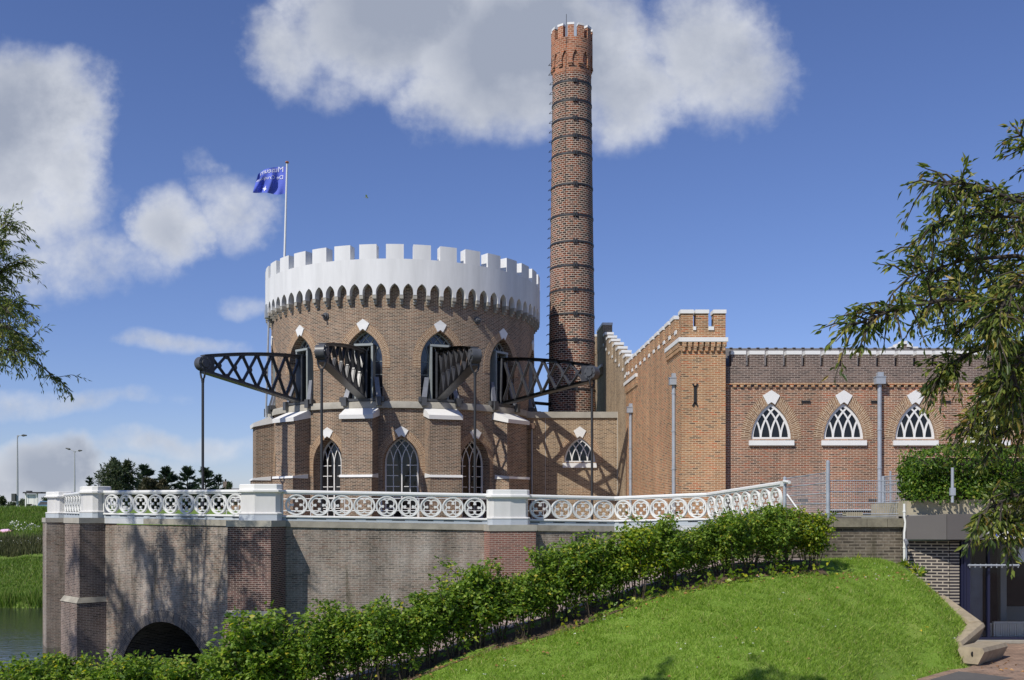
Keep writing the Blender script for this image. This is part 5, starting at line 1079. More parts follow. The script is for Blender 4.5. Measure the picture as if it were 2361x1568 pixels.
n = 900; x = RNG.uniform(-3, 9.1, n); yh, zh = hedge_at(x); y = np.where(RNG.random(n) < .6, yh - .35 + RNG.normal(0, .16, n), RNG.uniform(12, 21, n)); k = RNG.random(n) < .16; x[k] = RNG.uniform(8.2, 11.5, k.sum()); y[k] = RNG.uniform(16.6, 18.6, k.sum())
z = np.where((x > 2) & (y < pave_edge_y(x)), FLOOR, lawn_z(x, y)) + np.where(y > yh - .6, .02, .05); z = np.where((x > 8.6), FLOOR + .01, z); ok = (RNG.random(n) < np.where(y > yh - .8, .9, .3))
q = np.stack([x, y, z], 1)[ok]; V, F = leaves(q, RNG.normal(size=(len(q), 3)) * np.array([1, 1, .15]), RNG.uniform(.04, .09, len(q)), RNG.uniform(.03, .05, len(q)))
o = add_np('fallen_leaves', V, F, 'fallen_leaf'); tag(o, 'brown fallen leaves along the soil edge and on the paving', 'leaves', kind='stuff')
n = 420; x = RNG.uniform(-3, 6.3, n); yh, zh = hedge_at(x); c = np.floor(x * 1.1); y = yh - .30 + RNG.normal(0, .1, n); ok = (np.sin(c * 12.9) > .1); x, y = x[ok], y[ok]; q = np.stack([x, y, lawn_z(x, y) + RNG.uniform(.02, .2, len(x))], 1)
V, F = leaves(q, RNG.normal(size=(len(q), 3)) + np.array([0, -.4, .2]), RNG.uniform(.07, .13, len(q)), RNG.uniform(.06, .1, len(q))); o = add_np('ground_weeds', V, F, 'rose_leaf_yellow'); tag(o, 'low weeds sprouting along the edge of the soil strip', 'weeds', kind='stuff')
# ---- rose shrubs
def rose_variant(i, leaf):
    H = 1.36; sm = MB(); tips = []
    for s_ in range(13):
        a = RNG.uniform(0, 2 * math.pi); r0 = RNG.uniform(.02, .2); r1 = RNG.uniform(.15, .55); hh = H * RNG.uniform(.72, 1.02)
        p0 = Vector((r0 * math.cos(a), r0 * math.sin(a), -.06)); p3 = Vector((r1 * math.cos(a) * 1.1, r1 * math.sin(a) * .8, hh)); mid = p0.lerp(p3, .5) + Vector((RNG.normal(0, .06), RNG.normal(0, .06), .08))
        sm.tube([p0, mid, p3], [.013, .010, .004], 5); tips.append((p0, mid, p3))
        for b in range(4):
            t_ = RNG.uniform(.4, .95); q = p0.lerp(mid, t_ * 2) if t_ < .5 else mid.lerp(p3, t_ * 2 - 1); e = q + Vector((RNG.normal(0, .2), RNG.normal(0, .18), RNG.uniform(.05, .3))); sm.tube([q, e], [.006, .003], 4); tips.append((q, q.lerp(e, .5), e))
    pos, dr = [], []
    for (a, m, e) in tips:
        for k in range(20):
            t_ = RNG.random() ** .6; q = a.lerp(m, t_ * 2) if t_ < .5 else m.lerp(e, t_ * 2 - 1)
            if q.z < .30 and RNG.random() < .7: continue
            d = Vector((RNG.normal(), RNG.normal(), RNG.normal(0.1, .5))).normalized(); off = q + d * RNG.uniform(.03, .15)
            for w in range(RNG.integers(2, 4)): pos.append(off + Vector((RNG.normal(0, .035), RNG.normal(0, .035), RNG.normal(0, .02)))); dr.append(d + Vector((RNG.normal(0, .7), RNG.normal(0, .7), RNG.normal(-.1, .4))))
    for k in range(4):
        a = RNG.uniform(0, 6.28); r_ = RNG.uniform(.05, .4); q = Vector((r_ * math.cos(a), r_ * math.sin(a) * .8, .9)); e = q + Vector((RNG.normal(0, .08), RNG.normal(0, .08), RNG.uniform(.28, .52))); sm.tube([q, e], [.006, .003], 4)
        for w in range(26): t_ = RNG.random() ** .7; pos.append(q.lerp(e, t_) + Vector((RNG.normal(0, .05), RNG.normal(0, .05), 0)) * (1.1 - .6 * t_)); dr.append(Vector((RNG.normal(), RNG.normal(), .5)))
    # fill the crown
    low = .18 + .16 * (i % 3)
    for k in range(1050):
        a = RNG.uniform(0, 2 * math.pi); r_ = RNG.random() ** .5; z = low + (1.27 - low) * RNG.random() ** .8; lump = .72 + .28 * math.sin(3 * a + i * 1.7) * math.cos(4 * z + i) + .12 * math.sin(7 * a + 5 * z)
        wd = .60 * min(1, math.sin(min(1, (1.38 - z) / .6) * math.pi / 2)) * (.62 + .38 * min(1, z / .7)) * lump
        pos.append(Vector((r_ * wd * math.cos(a), r_ * wd * .85 * math.sin(a), z + .10 * math.sin(4 * a + i) * (z / 1.2)))); dr.append(Vector((RNG.normal(), RNG.normal() - .3, RNG.normal(.1, .6))))
    pos = np.array(pos); dr = np.array(dr); n = len(pos); V, F = leaves(pos, dr, RNG.uniform(.055, .10, n), RNG.uniform(.04, .066, n))
    return np_mesh('foliage', V, F, leaf), sm.mesh('stems', MT['stem'])
RV = [rose_variant(i, 'rose_leaf') for i in range(6)] + [rose_variant(7, 'rose_leaf_yellow')]
roses = []; x = -9.9; i = 0
ROSE_LAB = 'leafy green rose shrub in the row along the sloping footpath'
def rose(x, dy, sc, v, label, group='rose shrubs along the sloping footpath', dz=0):
    yh, zh = hedge_at(x); y = float(yh) + dy; z = float(lawn_z(x, y)) + dz; t = thing('rose_shrub', label, 'shrub', (x, y, z), group); t.rotation_euler = (0, 0, RNG.uniform(0, 6.28)); t.scale = (sc * RNG.uniform(.95, 1.15), sc * RNG.uniform(.9, 1.1), sc)
    for nm, me in zip(('foliage', 'stems'), RV[v]): o = bpy.data.objects.new(nm, me); COL.objects.link(o); o.parent = t
while x < 5.75:
    sc = (.88 - .06 * min(1, max(0, (x + 3) / 6))) * (1 + RNG.uniform(-.17, .17)); v = int(RNG.integers(0, 6)); lab, grp = ROSE_LAB, 'rose shrubs along the sloping footpath'
    if x > 5.3: v, lab = 6, 'yellowing rose shrub at the upper end of the row beside the low wall'
    elif 2.2 < x < 3.0 and i % 2: v = 6; lab = 'leafy rose shrub with yellowish leaves halfway up the row'; 
    rose(x, RNG.uniform(-.12, .22), sc, v, lab); x += RNG.uniform(.33, .46) if x > -3 else RNG.uniform(.42, .58); i += 1
rose(-4.05, -.1, 1.18, 1, 'tall rose shrub sticking up above the row in front of the second quay pier'); rose(5.95, .05, .80, 6, 'bright yellow green rose shrub closing the upper end of the row')
# weed by the low wall
def weed(px, py, Y, label, s_):
    c = P(px, py, Y); n = 46; t = thing('weed_plant', label, 'plant', c); d = RNG.normal(size=(n, 3)) + np.array([0, -.2, .9]); V, F = leaves(np.array(c) + unit(d) * RNG.uniform(.0, .12 * s_, (n, 1)), d, RNG.uniform(.1, .2, n) * s_, RNG.uniform(.04, .07, n) * s_); add_np('foliage', V, F, 'rose_leaf_yellow', t)
weed(1978, 1305, 21.2, 'pale green leafy weed at the foot of the low wall', 1.0); weed(2085, 1306, 21.1, 'small weed at the foot of the white pipe', .8); weed(2115, 1325, 20.9, 'yellowing weed in front of the dark brick wall', 1.0)

# ---- trees
def crown_tree(name, label, base, limbs, clusters, leaf, ln, wd, mat='bark', r0=.2, group=None, droop=-.4, cat='tree', spread=1.0):
    """limbs: polylines from the trunk; clusters: (centre, radius, count)"""
    t = thing(name, label, cat, base, group); tb = MB()
    for pl, ra, rb in limbs:
        m = len(pl); tb.tube(pl, [ra + (rb - ra) * k / (m - 1) for k in range(m)], 7)
    tb.build('trunk', mat, t, smooth=True)
    P_, D_ = [], []
    for c, r_, cnt in clusters:
        q = RNG.normal(size=(cnt, 3)); q = unit(q) * (RNG.random((cnt, 1)) ** .45) * np.array(r_); P_.append(np.array(c) + q); D_.append(q / np.array(r_) * spread + RNG.normal(size=(cnt, 3)) * .6 + np.array([0, 0, droop]))
    p = np.concatenate(P_); d = np.concatenate(D_); n = len(p); V, F = leaves(p, d, RNG.uniform(ln[0], ln[1], n), RNG.uniform(wd[0], wd[1], n)); add_np('crown', V, F, leaf, t); return t
def twigs(path, n_sub, length, drop, seeds, per, jitter=.05):
    """twig cloud along a limb: returns sub twig polylines and leaf positions/directions"""
    subs, pos, dr = [], [], []
    path = [Vector(p) for p in path]
    for k in range(n_sub):
        t_ = RNG.uniform(.12, 1) * (len(path) - 1); i = min(int(t_), len(path) - 2); q = path[i].lerp(path[i + 1], t_ - i); ax = (path[i + 1] - path[i]).normalized()
        d = (ax * RNG.uniform(.2, 1) + Vector((RNG.normal(0, .55), RNG.normal(0, .7), RNG.normal(0, .65)))).normalized(); l = length * RNG.uniform(.5, 1.15); e = q + d * l + Vector((0, 0, -drop * l * RNG.uniform(.4, 1.2))); m = q.lerp(e, .5) + Vector((0, 0, .12 * l)); subs.append([q, m, e])
        for w in range(per):
            s_ = RNG.random() ** .75; b = q.lerp(m, s_ * 2) if s_ < .5 else m.lerp(e, s_ * 2 - 1); tv = ((m - q) if s_ < .5 else (e - m)).normalized(); side = Vector((RNG.normal(), RNG.normal(), RNG.normal(0, .6)))
            pos.append(b + side * jitter * .4); dr.append(tv * .8 + side * .45 + Vector((0, 0, -.5 * RNG.random())))
    return subs, pos, dr
def branch_tree(name, label, base, trunk, limbs, leaf, ln, wd, n_sub, length, drop, per, cat='tree'):
    t = thing(name, label, cat, base); tb = MB(); tb.tube(trunk[0], trunk[1], 10); pos, dr = [], []
    for li, (pl, ra) in enumerate(limbs):
        m = len(pl); tb.tube(pl, [ra * (1 - .85 * k / (m - 1)) for k in range(m)], 7); L_ = sum((Vector(pl[k + 1]) - Vector(pl[k])).length for k in range(m - 1))
        s, p_, d_ = twigs(pl, int(n_sub * L_), length, drop, li, per); pos += p_; dr += d_
        for q in s: tb.tube(q, [.010, .007, .003], 4, cap=False)
    tb.build('trunk', 'bark', t, smooth=True); pos = np.array(pos); dr = np.array(dr); n = len(pos); V, F = leaves(pos, dr, RNG.uniform(ln[0], ln[1], n), RNG.uniform(wd[0], wd[1], n), fold=.3, curl=.18); add_np('crown', V, F, leaf, t); return t
# cherry at the right: trunk stands outside the frame
T0 = Vector((6.1, 8.9, FLOOR)); fork = Vector((5.6, 8.7, .3)); fork2 = Vector((5.2, 8.5, 2.2))
def L_(pts, start): return [tuple(start)] + [tuple(P(a, b, c)) for a, b, c in pts]
limbs = [(L_([(2480, 520, 8.4), (2365, 470, 8.2), (2240, 425, 8.0), (2135, 425, 7.9)], fork2), 0.030), (L_([(2480, 620, 8.6), (2340, 590, 8.5), (2220, 600, 8.4), (2095, 640, 8.3)], fork2), 0.033),
         (L_([(2460, 740, 8.2), (2310, 700, 7.9), (2180, 690, 7.7), (2060, 715, 7.5), (1965, 750, 7.4)], fork2), 0.030), (L_([(2470, 420, 8.8), (2410, 360, 8.8), (2350, 310, 8.8)], fork2), 0.024),
         (L_([(2440, 800, 8.9), (2310, 790, 8.9), (2220, 820, 8.8), (2165, 865, 8.7)], fork), 0.030), (L_([(2450, 880, 8.3), (2350, 890, 8.1), (2270, 930, 8.0), (2235, 990, 7.9)], fork), 0.027),
         (L_([(2450, 980, 8.7), (2350, 980, 8.6), (2290, 1010, 8.6)], fork), 0.024), (L_([(2470, 1130, 8.1), (2390, 1130, 8.0), (2320, 1150, 7.9), (2262, 1185, 7.8)], fork), 0.018), (L_([(2470, 1120, 8.5), (2420, 1140, 8.4), (2370, 1170, 8.4)], fork), 0.017),
         (L_([(2480, 700, 9.3), (2350, 690, 9.4), (2260, 730, 9.4), (2200, 770, 9.3)], fork2), 0.027), (L_([(2500, 560, 9.6), (2390, 540, 9.8), (2290, 540, 9.8), (2200, 510, 9.7)], fork2), 0.027), (L_([(2460, 860, 9.6), (2350, 850, 9.7), (2290, 880, 9.7)], fork), 0.024), (L_([(2460, 640, 7.6), (2370, 640, 7.4), (2310, 700, 7.3), (2280, 770, 7.3)], fork2), 0.024),
         (L_([(2450, 930, 9.2), (2370, 940, 9.2), (2320, 990, 9.2)], fork), 0.021), (L_([(2460, 770, 7.7), (2390, 780, 7.6), (2340, 850, 7.5), (2320, 920, 7.5)], fork), 0.021), (L_([(2480, 560, 9.0), (2350, 520, 9.1), (2230, 545, 9.1), (2110, 570, 9.0)], fork2), 0.024), (L_([(2480, 540, 8.2), (2350, 500, 8.1), (2240, 500, 8.1), (2140, 520, 8.0)], fork2), 0.024), (L_([(2480, 640, 9.0), (2330, 610, 9.1), (2210, 640, 9.1), (2110, 690, 9.0)], fork2), 0.024), (L_([(2440, 660, 8.8), (2330, 650, 8.9), (2240, 670, 8.9), (2170, 705, 8.8)], fork2), 0.024),
         (L_([(2470, 480, 9.4), (2390, 450, 9.4), (2310, 460, 9.4)], fork2), 0.021), (L_([(2470, 840, 8.6), (2390, 830, 8.5), (2330, 800, 8.5)], fork), 0.021), (L_([(2480, 1100, 8.2), (2410, 1150, 8.1), (2345, 1195, 8.0), (2300, 1222, 8.0)], fork), .018)]
for e in ((7.6, 9.6, 4.0), (7.4, 8.0, 5.2), (6.4, 10.2, 5.6), (5.8, 7.9, 6.4), (8.0, 8.8, 2.4)):
    e = Vector(e); limbs.append(([tuple(fork2), tuple(fork2.lerp(e, .5) + Vector((0, 0, .3))), tuple(e)], .035))
branch_tree('cherry_tree', 'leafy tree at the right edge with long dark drooping leaves', tuple(T0), ([T0, T0.lerp(fork, .5) + Vector((.1, 0, 0)), fork, fork2, fork2 + Vector((-.1, .1, 2.0))], [.2, .16, .13, .10, .03]), limbs, 'tree_leaf', (.05, .095), (.017, .031), 23, .30, .42, 17)
# willow left: crown outside the frame except its right fringe
Bw = Vector((-18.2, 27, -5.4)); fk = Vector((-17.6, 27, 1.2)); WL = []
def wl(pts, st): return [tuple(st)] + [tuple(P(a, b, c)) for a, b, c in pts]
limbs = [(wl([(-150, 760, 26.5), (-50, 745, 26), (20, 755, 26), (70, 785, 26)], fk), .09), (wl([(-160, 660, 27), (-70, 690, 27), (10, 695, 27), (50, 715, 27)], fk), .08), (wl([(-130, 560, 26), (-50, 530, 26), (-10, 540, 26), (22, 515, 26)], fk), .06), (wl([(-130, 620, 27), (-60, 640, 27), (5, 628, 27)], fk), .05), (wl([(-130, 820, 25.5), (-40, 800, 25.5), (10, 805, 25.5), (40, 810, 25.5)], fk), .06),
         (wl([(-140, 730, 27.6), (-30, 720, 27.6), (30, 770, 27.6)], fk), .06), (wl([(-120, 580, 26.6), (-40, 585, 26.6), (-5, 560, 26.6)], fk), .05)]
for pt in ((-19.5, 26.5, 5.5), (-18.2, 27.4, 7.2), (-16.6, 26.6, 6.4), (-15.2, 27.3, 7.4), (-15.6, 26.4, 4.6), (-17.2, 27.0, 9.0), (-19.0, 27.2, 9.6), (-20.5, 26.8, 8.2), (-20.8, 26.4, 11.0), (-18.6, 26.4, 11.4), (-16.0, 27.6, 9.6), (-14.6, 27.0, 5.6), (-16.2, 27.8, 3.6), (-22.0, 27.0, 9.4), (-23.4, 27.2, 11.2), (-22.2, 26.0, 13.0), (-24.2, 27.0, 8.6), (-20.2, 27.0, 13.4), (-25.0, 26.6, 12.6), (-21.5, 28.0, 7.0), (-23.0, 26.4, 15.0), (-18.5, 26.8, 8.3), (-17.4, 27.2, 6.0), (-13.9, 27.2, 6.6)):
    e = Vector(pt); m_ = fk.lerp(e, .55) + Vector((0, 0, .5)); limbs.append(([tuple(fk), tuple(m_), tuple(e), tuple(e + (e - fk).normalized() * .9 + Vector((0, 0, -.5)))], .07))
for a, l, h in ((0.3, 3.8, 6.5), (1.3, 3.5, 7.5), (2.4, 3.6, 7), (3.3, 3.9, 5.8), (4.3, 3.6, 7.2), (5.3, 3.8, 6), (.9, 2.2, 10), (3.8, 2.4, 10.5), (5.9, 4.2, 7.8), (5.0, 4.6, 8.6)):
    e = fk + Vector((l * math.cos(a), l * math.sin(a), h - 3)); limbs.append(([tuple(fk), tuple(fk.lerp(e, .5) + Vector((0, 0, .8))), tuple(e), tuple(e + Vector((math.cos(a) * 1.2, math.sin(a) * 1.2, -1.0)))], .09))
branch_tree('willow_tree', 'willow with narrow leaves reaching in from the left edge', tuple(Bw), ([Bw, Bw.lerp(fk, .5), fk, fk + Vector((.2, 0, 5))], [.35, .3, .25, .06]), limbs, 'willow_leaf', (.11, .20), (.028, .046), 8, .80, .24, 15)
# tree beside the viewer: only its shadow lies on the lawn
Bs = Vector((-6.5, 3.2, -2.9)); tk = Vector((-5.4, 4.6, 4.2)); lim = []
for a, b_, c in ((-2.8, 7.4, 6.6), (-2.0, 8.0, 7.0), (-3.6, 8.2, 7.4), (-2.3, 6.8, 7.2), (-1.4, 7.6, 7.3)): e = Vector((a, b_, c)); lim.append(([tuple(tk), tuple(tk.lerp(e, .5) + Vector((0, 0, .5))), tuple(e)], .06))
branch_tree('overhanging_tree', 'tree beside the viewer whose crown only shows as a shadow on the lawn', tuple(Bs), ([Bs, tk, tk + Vector((.2, .3, 3))], [.25, .18, .06]), lim, 'tree_leaf', (.11, .17), (.055, .08), 14, .6, .3, 18)

# ================================================================== FAR SIDE OF THE CANAL
n = 52000; y = 63.9 + 21.5 * RNG.random(n) ** .8; x = (RNG.uniform(-40, 262, n) - CX) * y / FPX; k = (y < 72.2) | (y > 74.3)
p = np.stack([x, y, levee_z(x, y) - .03], 1)[k]; V, F = blades(p, RNG.uniform(.12, .38, len(p)) * np.where(p[:, 1] > 74, 1.15, .8), RNG.uniform(.05, .1, len(p)), .9); o = add_np('meadow_grass', V, F, 'levee_grass'); tag(o, 'rough meadow grass on the dike across the canal', 'grass', kind='stuff')
n = 9000; y = RNG.normal(73.6, .35, n); x = (RNG.uniform(-40, 240, n) - CX) * y / FPX; p = np.stack([x, y, np.maximum(levee_z(x, y), -3.3) - .1], 1); V, F = blades(p, RNG.uniform(.3, .95, n), RNG.uniform(.05, .1, n), .5); o = add_np('ditch_reeds', V, F, 'reed'); tag(o, 'dark reeds and stalks along the ditch at mid height of the dike', 'reeds', kind='stuff')
n = 3800; y = RNG.normal(64.1, .22, n); xx_ = RNG.uniform(-40, 240, n); dens = .5 + .5 * np.sin(xx_ * .09 + .5); kk = RNG.random(n) < .35 + .65 * dens ** 2; xx_, y = xx_[kk], y[kk]; x = (xx_ - CX) * y / FPX; p = np.stack([x, y, np.maximum(levee_z(x, y), WZ) - .05], 1); V, F = blades(p, RNG.uniform(.3, .9, len(p)) * (.6 + .7 * dens[kk]), RNG.uniform(.05, .09, len(p)), .5); o = add_np('bank_reeds', V, F, 'levee_grass'); tag(o, 'green reeds along the far water edge', 'reeds', kind='stuff')
cs = [(30, 1214), (38, 1220), (70, 1219), (76, 1222), (55, 1228), (34, 1259), (90, 1256), (105, 1252), (85, 1262), (60, 1258), (15, 1258), (112, 1245)]; q = []
for px, py in cs:
    for Y in np.linspace(72, 86, 400):
        X = (px - CX) * Y / FPX
        if -levee_z(np.array(X), np.array(Y)) * FPX / Y + HY <= py: break
    q.append(np.array([X, Y, float(levee_z(np.array(X), np.array(Y))) + .25]) + RNG.normal(0, 1, (26, 3)) * np.array([.35, .1, .07]))
q = np.concatenate(q); V, F = leaves(q, RNG.normal(size=(len(q), 3)) + np.array([0, 0, 1.0]), .10, .09); o = add_np('cow_parsley', V, F, 'flower_white'); tag(o, 'white flower heads of cow parsley on the dike', 'flowers', kind='stuff')
def conifer(name, label, px, pytop, wpx, Y, mat='conifer', n=4600, group=None, skirts=9):
    c = P(px, 1180, Y); c.z = .26; h = (HY - pytop) * Y / FPX - .26; w = wpx * Y / FPX / 2; t = thing(name, label, 'tree', c, group)
    mb = MB(); mb.tube([c, c + Vector((0, 0, h * .96))], [.12, .02], 6); mb.build('trunk', 'bark', t)
    nb = 70; bh_ = RNG.random(nb) ** 1.25 * .93; ba = RNG.uniform(0, 6.283, nb); bl = w * (1 - bh_) ** .85 * RNG.uniform(.65, 1.12, nb); bi = RNG.integers(0, nb, n); fr = RNG.random(n) ** .7; a = ba[bi] + RNG.normal(0, .22, n) * (1.15 - fr)
    rad = bl[bi] * fr + RNG.normal(0, .03 * w, n); z = h * (bh_[bi] + .02) + rad / max(w, .1) * h * (.16 * fr - .02) + RNG.normal(0, h * .012, n)
    top_ = RNG.random(n) < .06; z[top_] = h * RNG.uniform(.8, 1.0, top_.sum()); rad[top_] *= .12
    p = np.stack([c.x + rad * np.cos(a), c.y + rad * np.sin(a), c.z + z], 1); d = np.stack([np.cos(a), np.sin(a), np.full(n, .55)], 1) + RNG.normal(0, .25, (n, 3)); V, F = leaves(p, d, RNG.uniform(.28, .62, n) * h / 5, RNG.uniform(.08, .17, n) * h / 5, .2, .0); add_np('crown', V, F, mat, t); return t
conifer('conifer_tree', 'pointed dark conifer just right of the brownish bush', 382, 1078, 104, 100); conifer('conifer_tree', 'dark conifer left of the leftmost pump rod', 432, 1078, 100, 101); conifer('conifer_tree', 'dark conifer right of the leftmost pump rod', 474, 1081, 100, 103); conifer('conifer_tree', 'small slim conifer nearest the round engine house', 504, 1096, 58, 104, n=1500); conifer('conifer_tree', 'dark conifer behind the tall bushy tree, above the balustrade', 333, 1074, 110, 108); conifer('conifer_tree', 'little dark conifer at the left end of the far trees', 207, 1100, 34, 98, n=900)
def far_tree(name, label, px, pytop, wpx, Y, mat, n=2600, cat='tree', lobes=9):
    c = P(px, 1180, Y); c.z = .26; h = (HY - pytop) * Y / FPX - .26; w = wpx * Y / FPX / 2; cl = []; lim = [([tuple(c), tuple(c + Vector((0, 0, h * .7)))], .14, .04)]
    for i in range(lobes):
        a = RNG.uniform(0, 6.28); r_ = w * RNG.uniform(.15, .62); z = h * RNG.uniform(.3, .82); q = c + Vector((r_ * math.cos(a), r_ * math.sin(a), z)); s_ = RNG.uniform(.26, .42); cl.append((tuple(q), (w * s_, w * s_, h * s_ * .5), n // lobes)); lim.append(([tuple(c + Vector((0, 0, z * .5))), tuple(q)], .06, .015))
    for i in range(5): q = c + Vector((RNG.normal(0, w * .3), RNG.normal(0, w * .3), h * RNG.uniform(.86, .97))); cl.append((tuple(q), (w * .10, w * .10, h * .09), n // 22))
    return crown_tree(name, label, tuple(c), lim, cl, mat, (.2, .42), (.08, .16), droop=.3, cat=cat)
far_tree('broadleaf_tree', 'tallest bushy dark tree on the far side of the canal', 270, 1062, 122, 97, 'far_leaf', 5200, lobes=18); far_tree('brown_bush', 'round olive brown bush among the far conifers', 352, 1106, 100, 94, 'brown_leaf', 3200, cat='bush')
far_tree('distant_shrub', 'faint pale shrub behind the left street lamp', 62, 1152, 46, 118, 'pale_leaf', 700, cat='bush', lobes=6); far_tree('distant_shrub', 'faint pale shrub seen through the bus shelter', 108, 1148, 24, 120, 'pale_leaf', 500, cat='bush', lobes=5); far_tree('distant_shrub', 'dark slim shrub at the far left edge of the dike', 5, 1147, 12, 105, 'far_leaf', 500, cat='bush', lobes=5); far_tree('distant_shrub', 'faint pale shrub left of the left street lamp', 30, 1160, 30, 119, 'pale_leaf', 500, cat='bush', lobes=5)
far_tree('distant_shrub', 'low dark shrub beside the far brick chimney', 530, 1113, 24, 112, 'far_leaf', 500, cat='bush', lobes=5)
# street lamps, shelter, car, house, person, gull
def lamp(label, px, pytop, Y, arms):
    b = P(px, 1180, Y); b.z = .26; top = P(px, pytop, Y); t = thing('street_lamp', label, 'street lamp', b, 'street lamps on the dike'); mb = MB(); mb.tube([b, b.lerp(top, .5), top], [.11, .09, .05], 8); mb.build('pole', 'steel_paint', t, smooth=True)
    for dx, dz in arms:
        mb = MB(); s_ = 1 if dx > 0 else -1; mb.tube([top - Vector((0, 0, .25)), top + Vector((s_ * .12, 0, .0)), top + Vector((dx * .55, 0, dz * .6))], .04, 6); mb.build('arm', 'steel_paint', t)
        mb = MB(); a = top + Vector((dx * .45, 0, dz * .55)); e = top + Vector((dx, 0, dz)); mb.tube([a, a.lerp(e, .3), e], [.05, .11, .05], 8); mb.build('lamp_head', 'dark_box', t)
    return t
l1 = lamp('tall street lamp with one arm, beside the bus shelter', 40, 1004, 90, [(.85, .0)]); lamp('street lamp with two arms, left of the far trees', 172, 1040, 112, [(-1.0, .32), (.85, .06)])
mb = MB(); c = P(34.5, 1147, 90); mb.box((c.x - .18, 89.7, c.z - .36), (c.x + .16, 89.95, c.z + .34)); mb.build('control_box', 'dark_box', l1)
bs = thing('bus_shelter', 'bus shelter with a flat dark roof, white posts and an orange brown advert', 'bus shelter', P(93, 1172, 92)); Ys = 92; gx = lambda px: (px - CX) * Ys / FPX; gz = lambda py: (HY - py) * Ys / FPX
mb = MB(); mb.box((gx(56), Ys - .3, gz(1137.5)), (gx(127), Ys + 1.2, gz(1134.5))); mb.box((gx(60), Ys, gz(1134)), (gx(70), Ys + .4, gz(1131.5))); mb.build('roof', 'slate', bs)
for px in (57.5, 84, 110.5): mb = MB(); mb.box((gx(px), Ys, .0), (gx(px + 2.6), Ys + .1, gz(1137.5))); mb.build('post', 'enamel', bs)
mb = MB(); mb.box((gx(61), Ys + .05, gz(1162)), (gx(82), Ys + .1, gz(1139.5))); mb.build('panel', 'enamel', bs)
mb = MB()
for px in (64.5, 77.5): mb.box((gx(px), Ys + .04, gz(1161)), (gx(px + .9), Ys + .049, gz(1140.5)))
mb.build('panel_frame', 'galv', bs)
mb = MB(); mb.box((gx(113.5), Ys - .1, .0), (gx(126), Ys + .1, gz(1138))); po = mb.build('advert_panel', 'poster', bs)
mb = MB()
for i in range(4): mb.box((gx(116), Ys - .112, gz(1147 + i * 2.4)), (gx(123.5 - (i % 2)), Ys - .104, gz(1146 + i * 2.4)))
mb.box((gx(117.5), Ys - .112, gz(1163.5)), (gx(120.5), Ys - .104, gz(1158))); mb.build('advert_print', 'enamel', po)
mb = MB(); mb.box((gx(62), Ys + .6, .62), (gx(80), Ys + .9, .68)); mb.build('bench', 'galv', bs)
car = thing('parked_car', 'light blue car half hidden behind the bus shelter', 'car', P(98, 1175, 97)); Yc = 97; hx = lambda px: (px - CX) * Yc / FPX
mb = MB(); x0, x1 = hx(77), hx(120); fcar = lambda u, v, d: Vector((x0 + u, Yc - d, .12 + v)); Lc = x1 - x0
mb.plate(fcar, [(0, .1), (Lc, .1), (Lc, .62), (Lc * .97, .66), (Lc * .1, .66), (.02, .5)], -1.6, 0); mb.plate(fcar, [(Lc * .16, .64), (Lc * .98, .64), (Lc * .92, 1.04), (Lc * .34, 1.06)], -1.5, -.1); mb.build('body', 'car_blue', car)
mb = MB(); mb.plate(fcar, [(Lc * .24, .69), (Lc * .92, .69), (Lc * .88, .98), (Lc * .37, 1.0)], -.12, -.085); mb.build('window', 'glass_blue', car)
for u in (.2, .8): mb = MB(); c = fcar(Lc * u, .12, 0); mb.tube([c + Vector((0, .2, 0)), c + Vector((0, -.02, 0))], .26, 14); mb.build('wheel', 'black', car)
hs = thing('distant_house', 'distant brick chimney stack rising over the balustrade near the engine house', 'house', P(519, 1150, 118)); Yh = 118; mb = MB(); a = P(514, 1126, Yh); b_ = P(523, 1110, Yh); mb.box((a.x, Yh, a.z - .1), (b_.x, Yh + .6, b_.z)); ch_ = mb.build('chimney', 'facade_dark', hs)
mb = MB(); mb.tube([((a.x + b_.x) / 2, Yh + .3, b_.z), ((a.x + b_.x) / 2, Yh + .3, b_.z + .28)], .1, 8); mb.build('chimney_pot', 'black', hs)
mb = MB(); x0 = a.x - 3; x1 = a.x + 4; zr = a.z; mb.add([(x0, Yh - 2, zr - 1.6), (x1, Yh - 2, zr - 1.6), (x1, Yh + .3, zr), (x0, Yh + .3, zr), (x0, Yh + 3, zr - 1.6), (x1, Yh + 3, zr - 1.6)], [(0, 1, 2, 3), (3, 2, 5, 4)]); mb.build('roof', 'roof_tile', hs)
mb = MB(); mb.box((x0 + .2, Yh - 1.7, .2), (x1 - .2, Yh + 2.7, zr - 1.5)); mb.build('wall', 'facade_brick', hs)
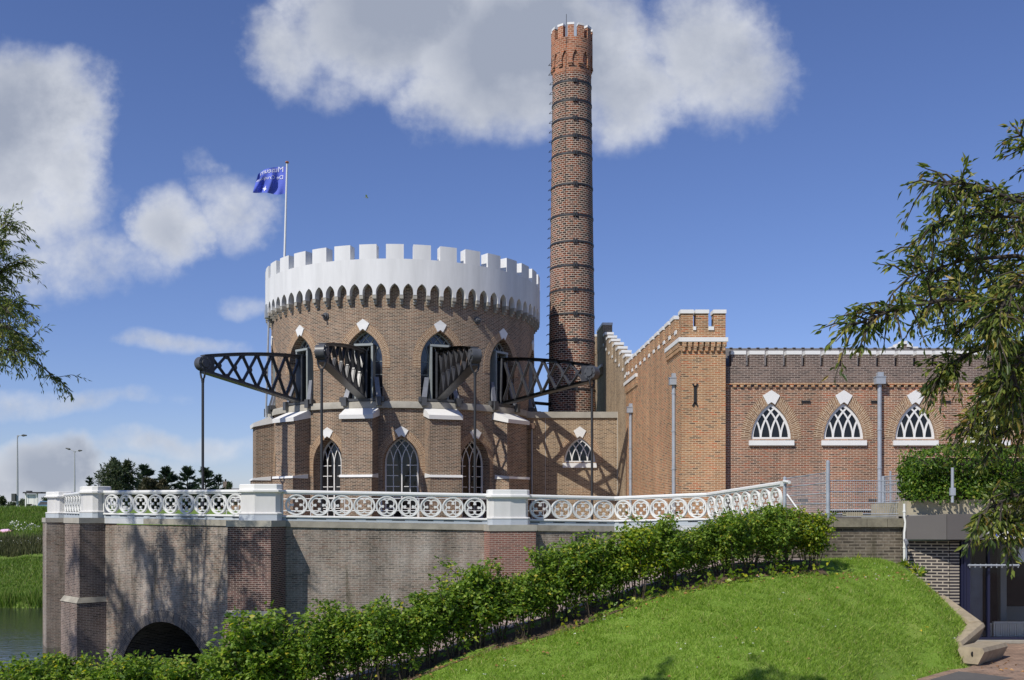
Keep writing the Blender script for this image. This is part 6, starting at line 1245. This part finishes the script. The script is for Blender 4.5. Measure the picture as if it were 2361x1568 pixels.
# sunbather on the dike, lying along the slope, feet towards the left edge
def skin_body(name, chains, mat, parent):
    V, E, Rr = [], [], []; idx = {}
    for ch in chains:
        prev = None
        for p, r_ in ch:
            k = tuple(round(c, 3) for c in p)
            if k not in idx: idx[k] = len(V); V.append(p); Rr.append(r_)
            if prev is not None: E.append((prev, idx[k]))
            prev = idx[k]
    me = bpy.data.meshes.new(name); me.from_pydata(V, E, []); o = bpy.data.objects.new(name, me); COL.objects.link(o); o.modifiers.new('skin', 'SKIN'); 
    for i, r_ in enumerate(Rr): me.skin_vertices[0].data[i].radius = (r_, r_)
    me.skin_vertices[0].data[0].use_root = True; sb = o.modifiers.new('sub', 'SUBSURF'); sb.levels = 1; sb.render_levels = 1; me.materials.append(MT[mat]); o.parent = parent; return o
Yp = 76.2; cp = P(8, 1232, Yp); cp.z = float(levee_z(np.array(cp.x), np.array(Yp))) + .14
pr = thing('person', 'person in a pink top lying on the grassy dike at the left edge', 'person', cp)
sk = skin_body('body', [[((0, 0, .02), .12), ((.22, .02, .04), .13), ((.42, .02, .05), .13), ((.52, .02, .06), .055), ((.62, .02, .08), .09), ((.72, .02, .09), .07)],
    [((0, 0, .02), .12), ((-.2, -.10, .05), .085), ((-.5, -.14, .10), .06), ((-.85, -.12, .0), .045), ((-.93, -.12, .08), .03)], [((0, 0, .02), .12), ((-.2, .10, .05), .085), ((-.48, .14, .22), .06), ((-.8, .12, .0), .045), ((-.88, .12, .08), .03)],
    [((.42, .02, .05), .13), ((.40, -.2, .03), .045), ((.18, -.28, .0), .035), ((-.05, -.24, .0), .028)], [((.42, .02, .05), .13), ((.42, .22, .05), .045), ((.62, .3, .05), .035)]], 'skin', pr)
mb = MB(); mb.tube([(-.16, 0, .04), (.0, 0, .05), (.2, .02, .06), (.40, .02, .07), (.49, .02, .07)], [.15, .165, .165, .165, .08], 12); mb.build('dress', 'pink', pr, smooth=True, local=True)
mb = MB(); mb.lathe((.65, .03, .09), [(.001, -.1), (.07, -.08), (.105, 0), (.08, .08), (.001, .11)], 10); mb.build('hair', 'bark', pr, smooth=True, local=True)
gl = thing('seagull', 'tiny grey gull gliding in the blue sky between flag and chimney', 'bird', P(845, 455, 80)); c = P(845, 455, 80); mb = MB()
mb.add([c + Vector(v) for v in ((-.20, 0, .0), (.12, 0, .03), (.0, -.03, .05), (.0, .03, -.04), (-.02, -.5, .05), (.10, -.45, .06), (-.02, .5, .08), (.10, .45, .09), (-.06, -.03, .02), (.08, -.03, .02), (-.06, .03, .02), (.08, .03, .02))], [(0, 2, 1), (0, 1, 3), (8, 9, 5, 4), (10, 6, 7, 11), (0, 3, 2), (1, 2, 3)]); mb.build('body', 'gull', gl)
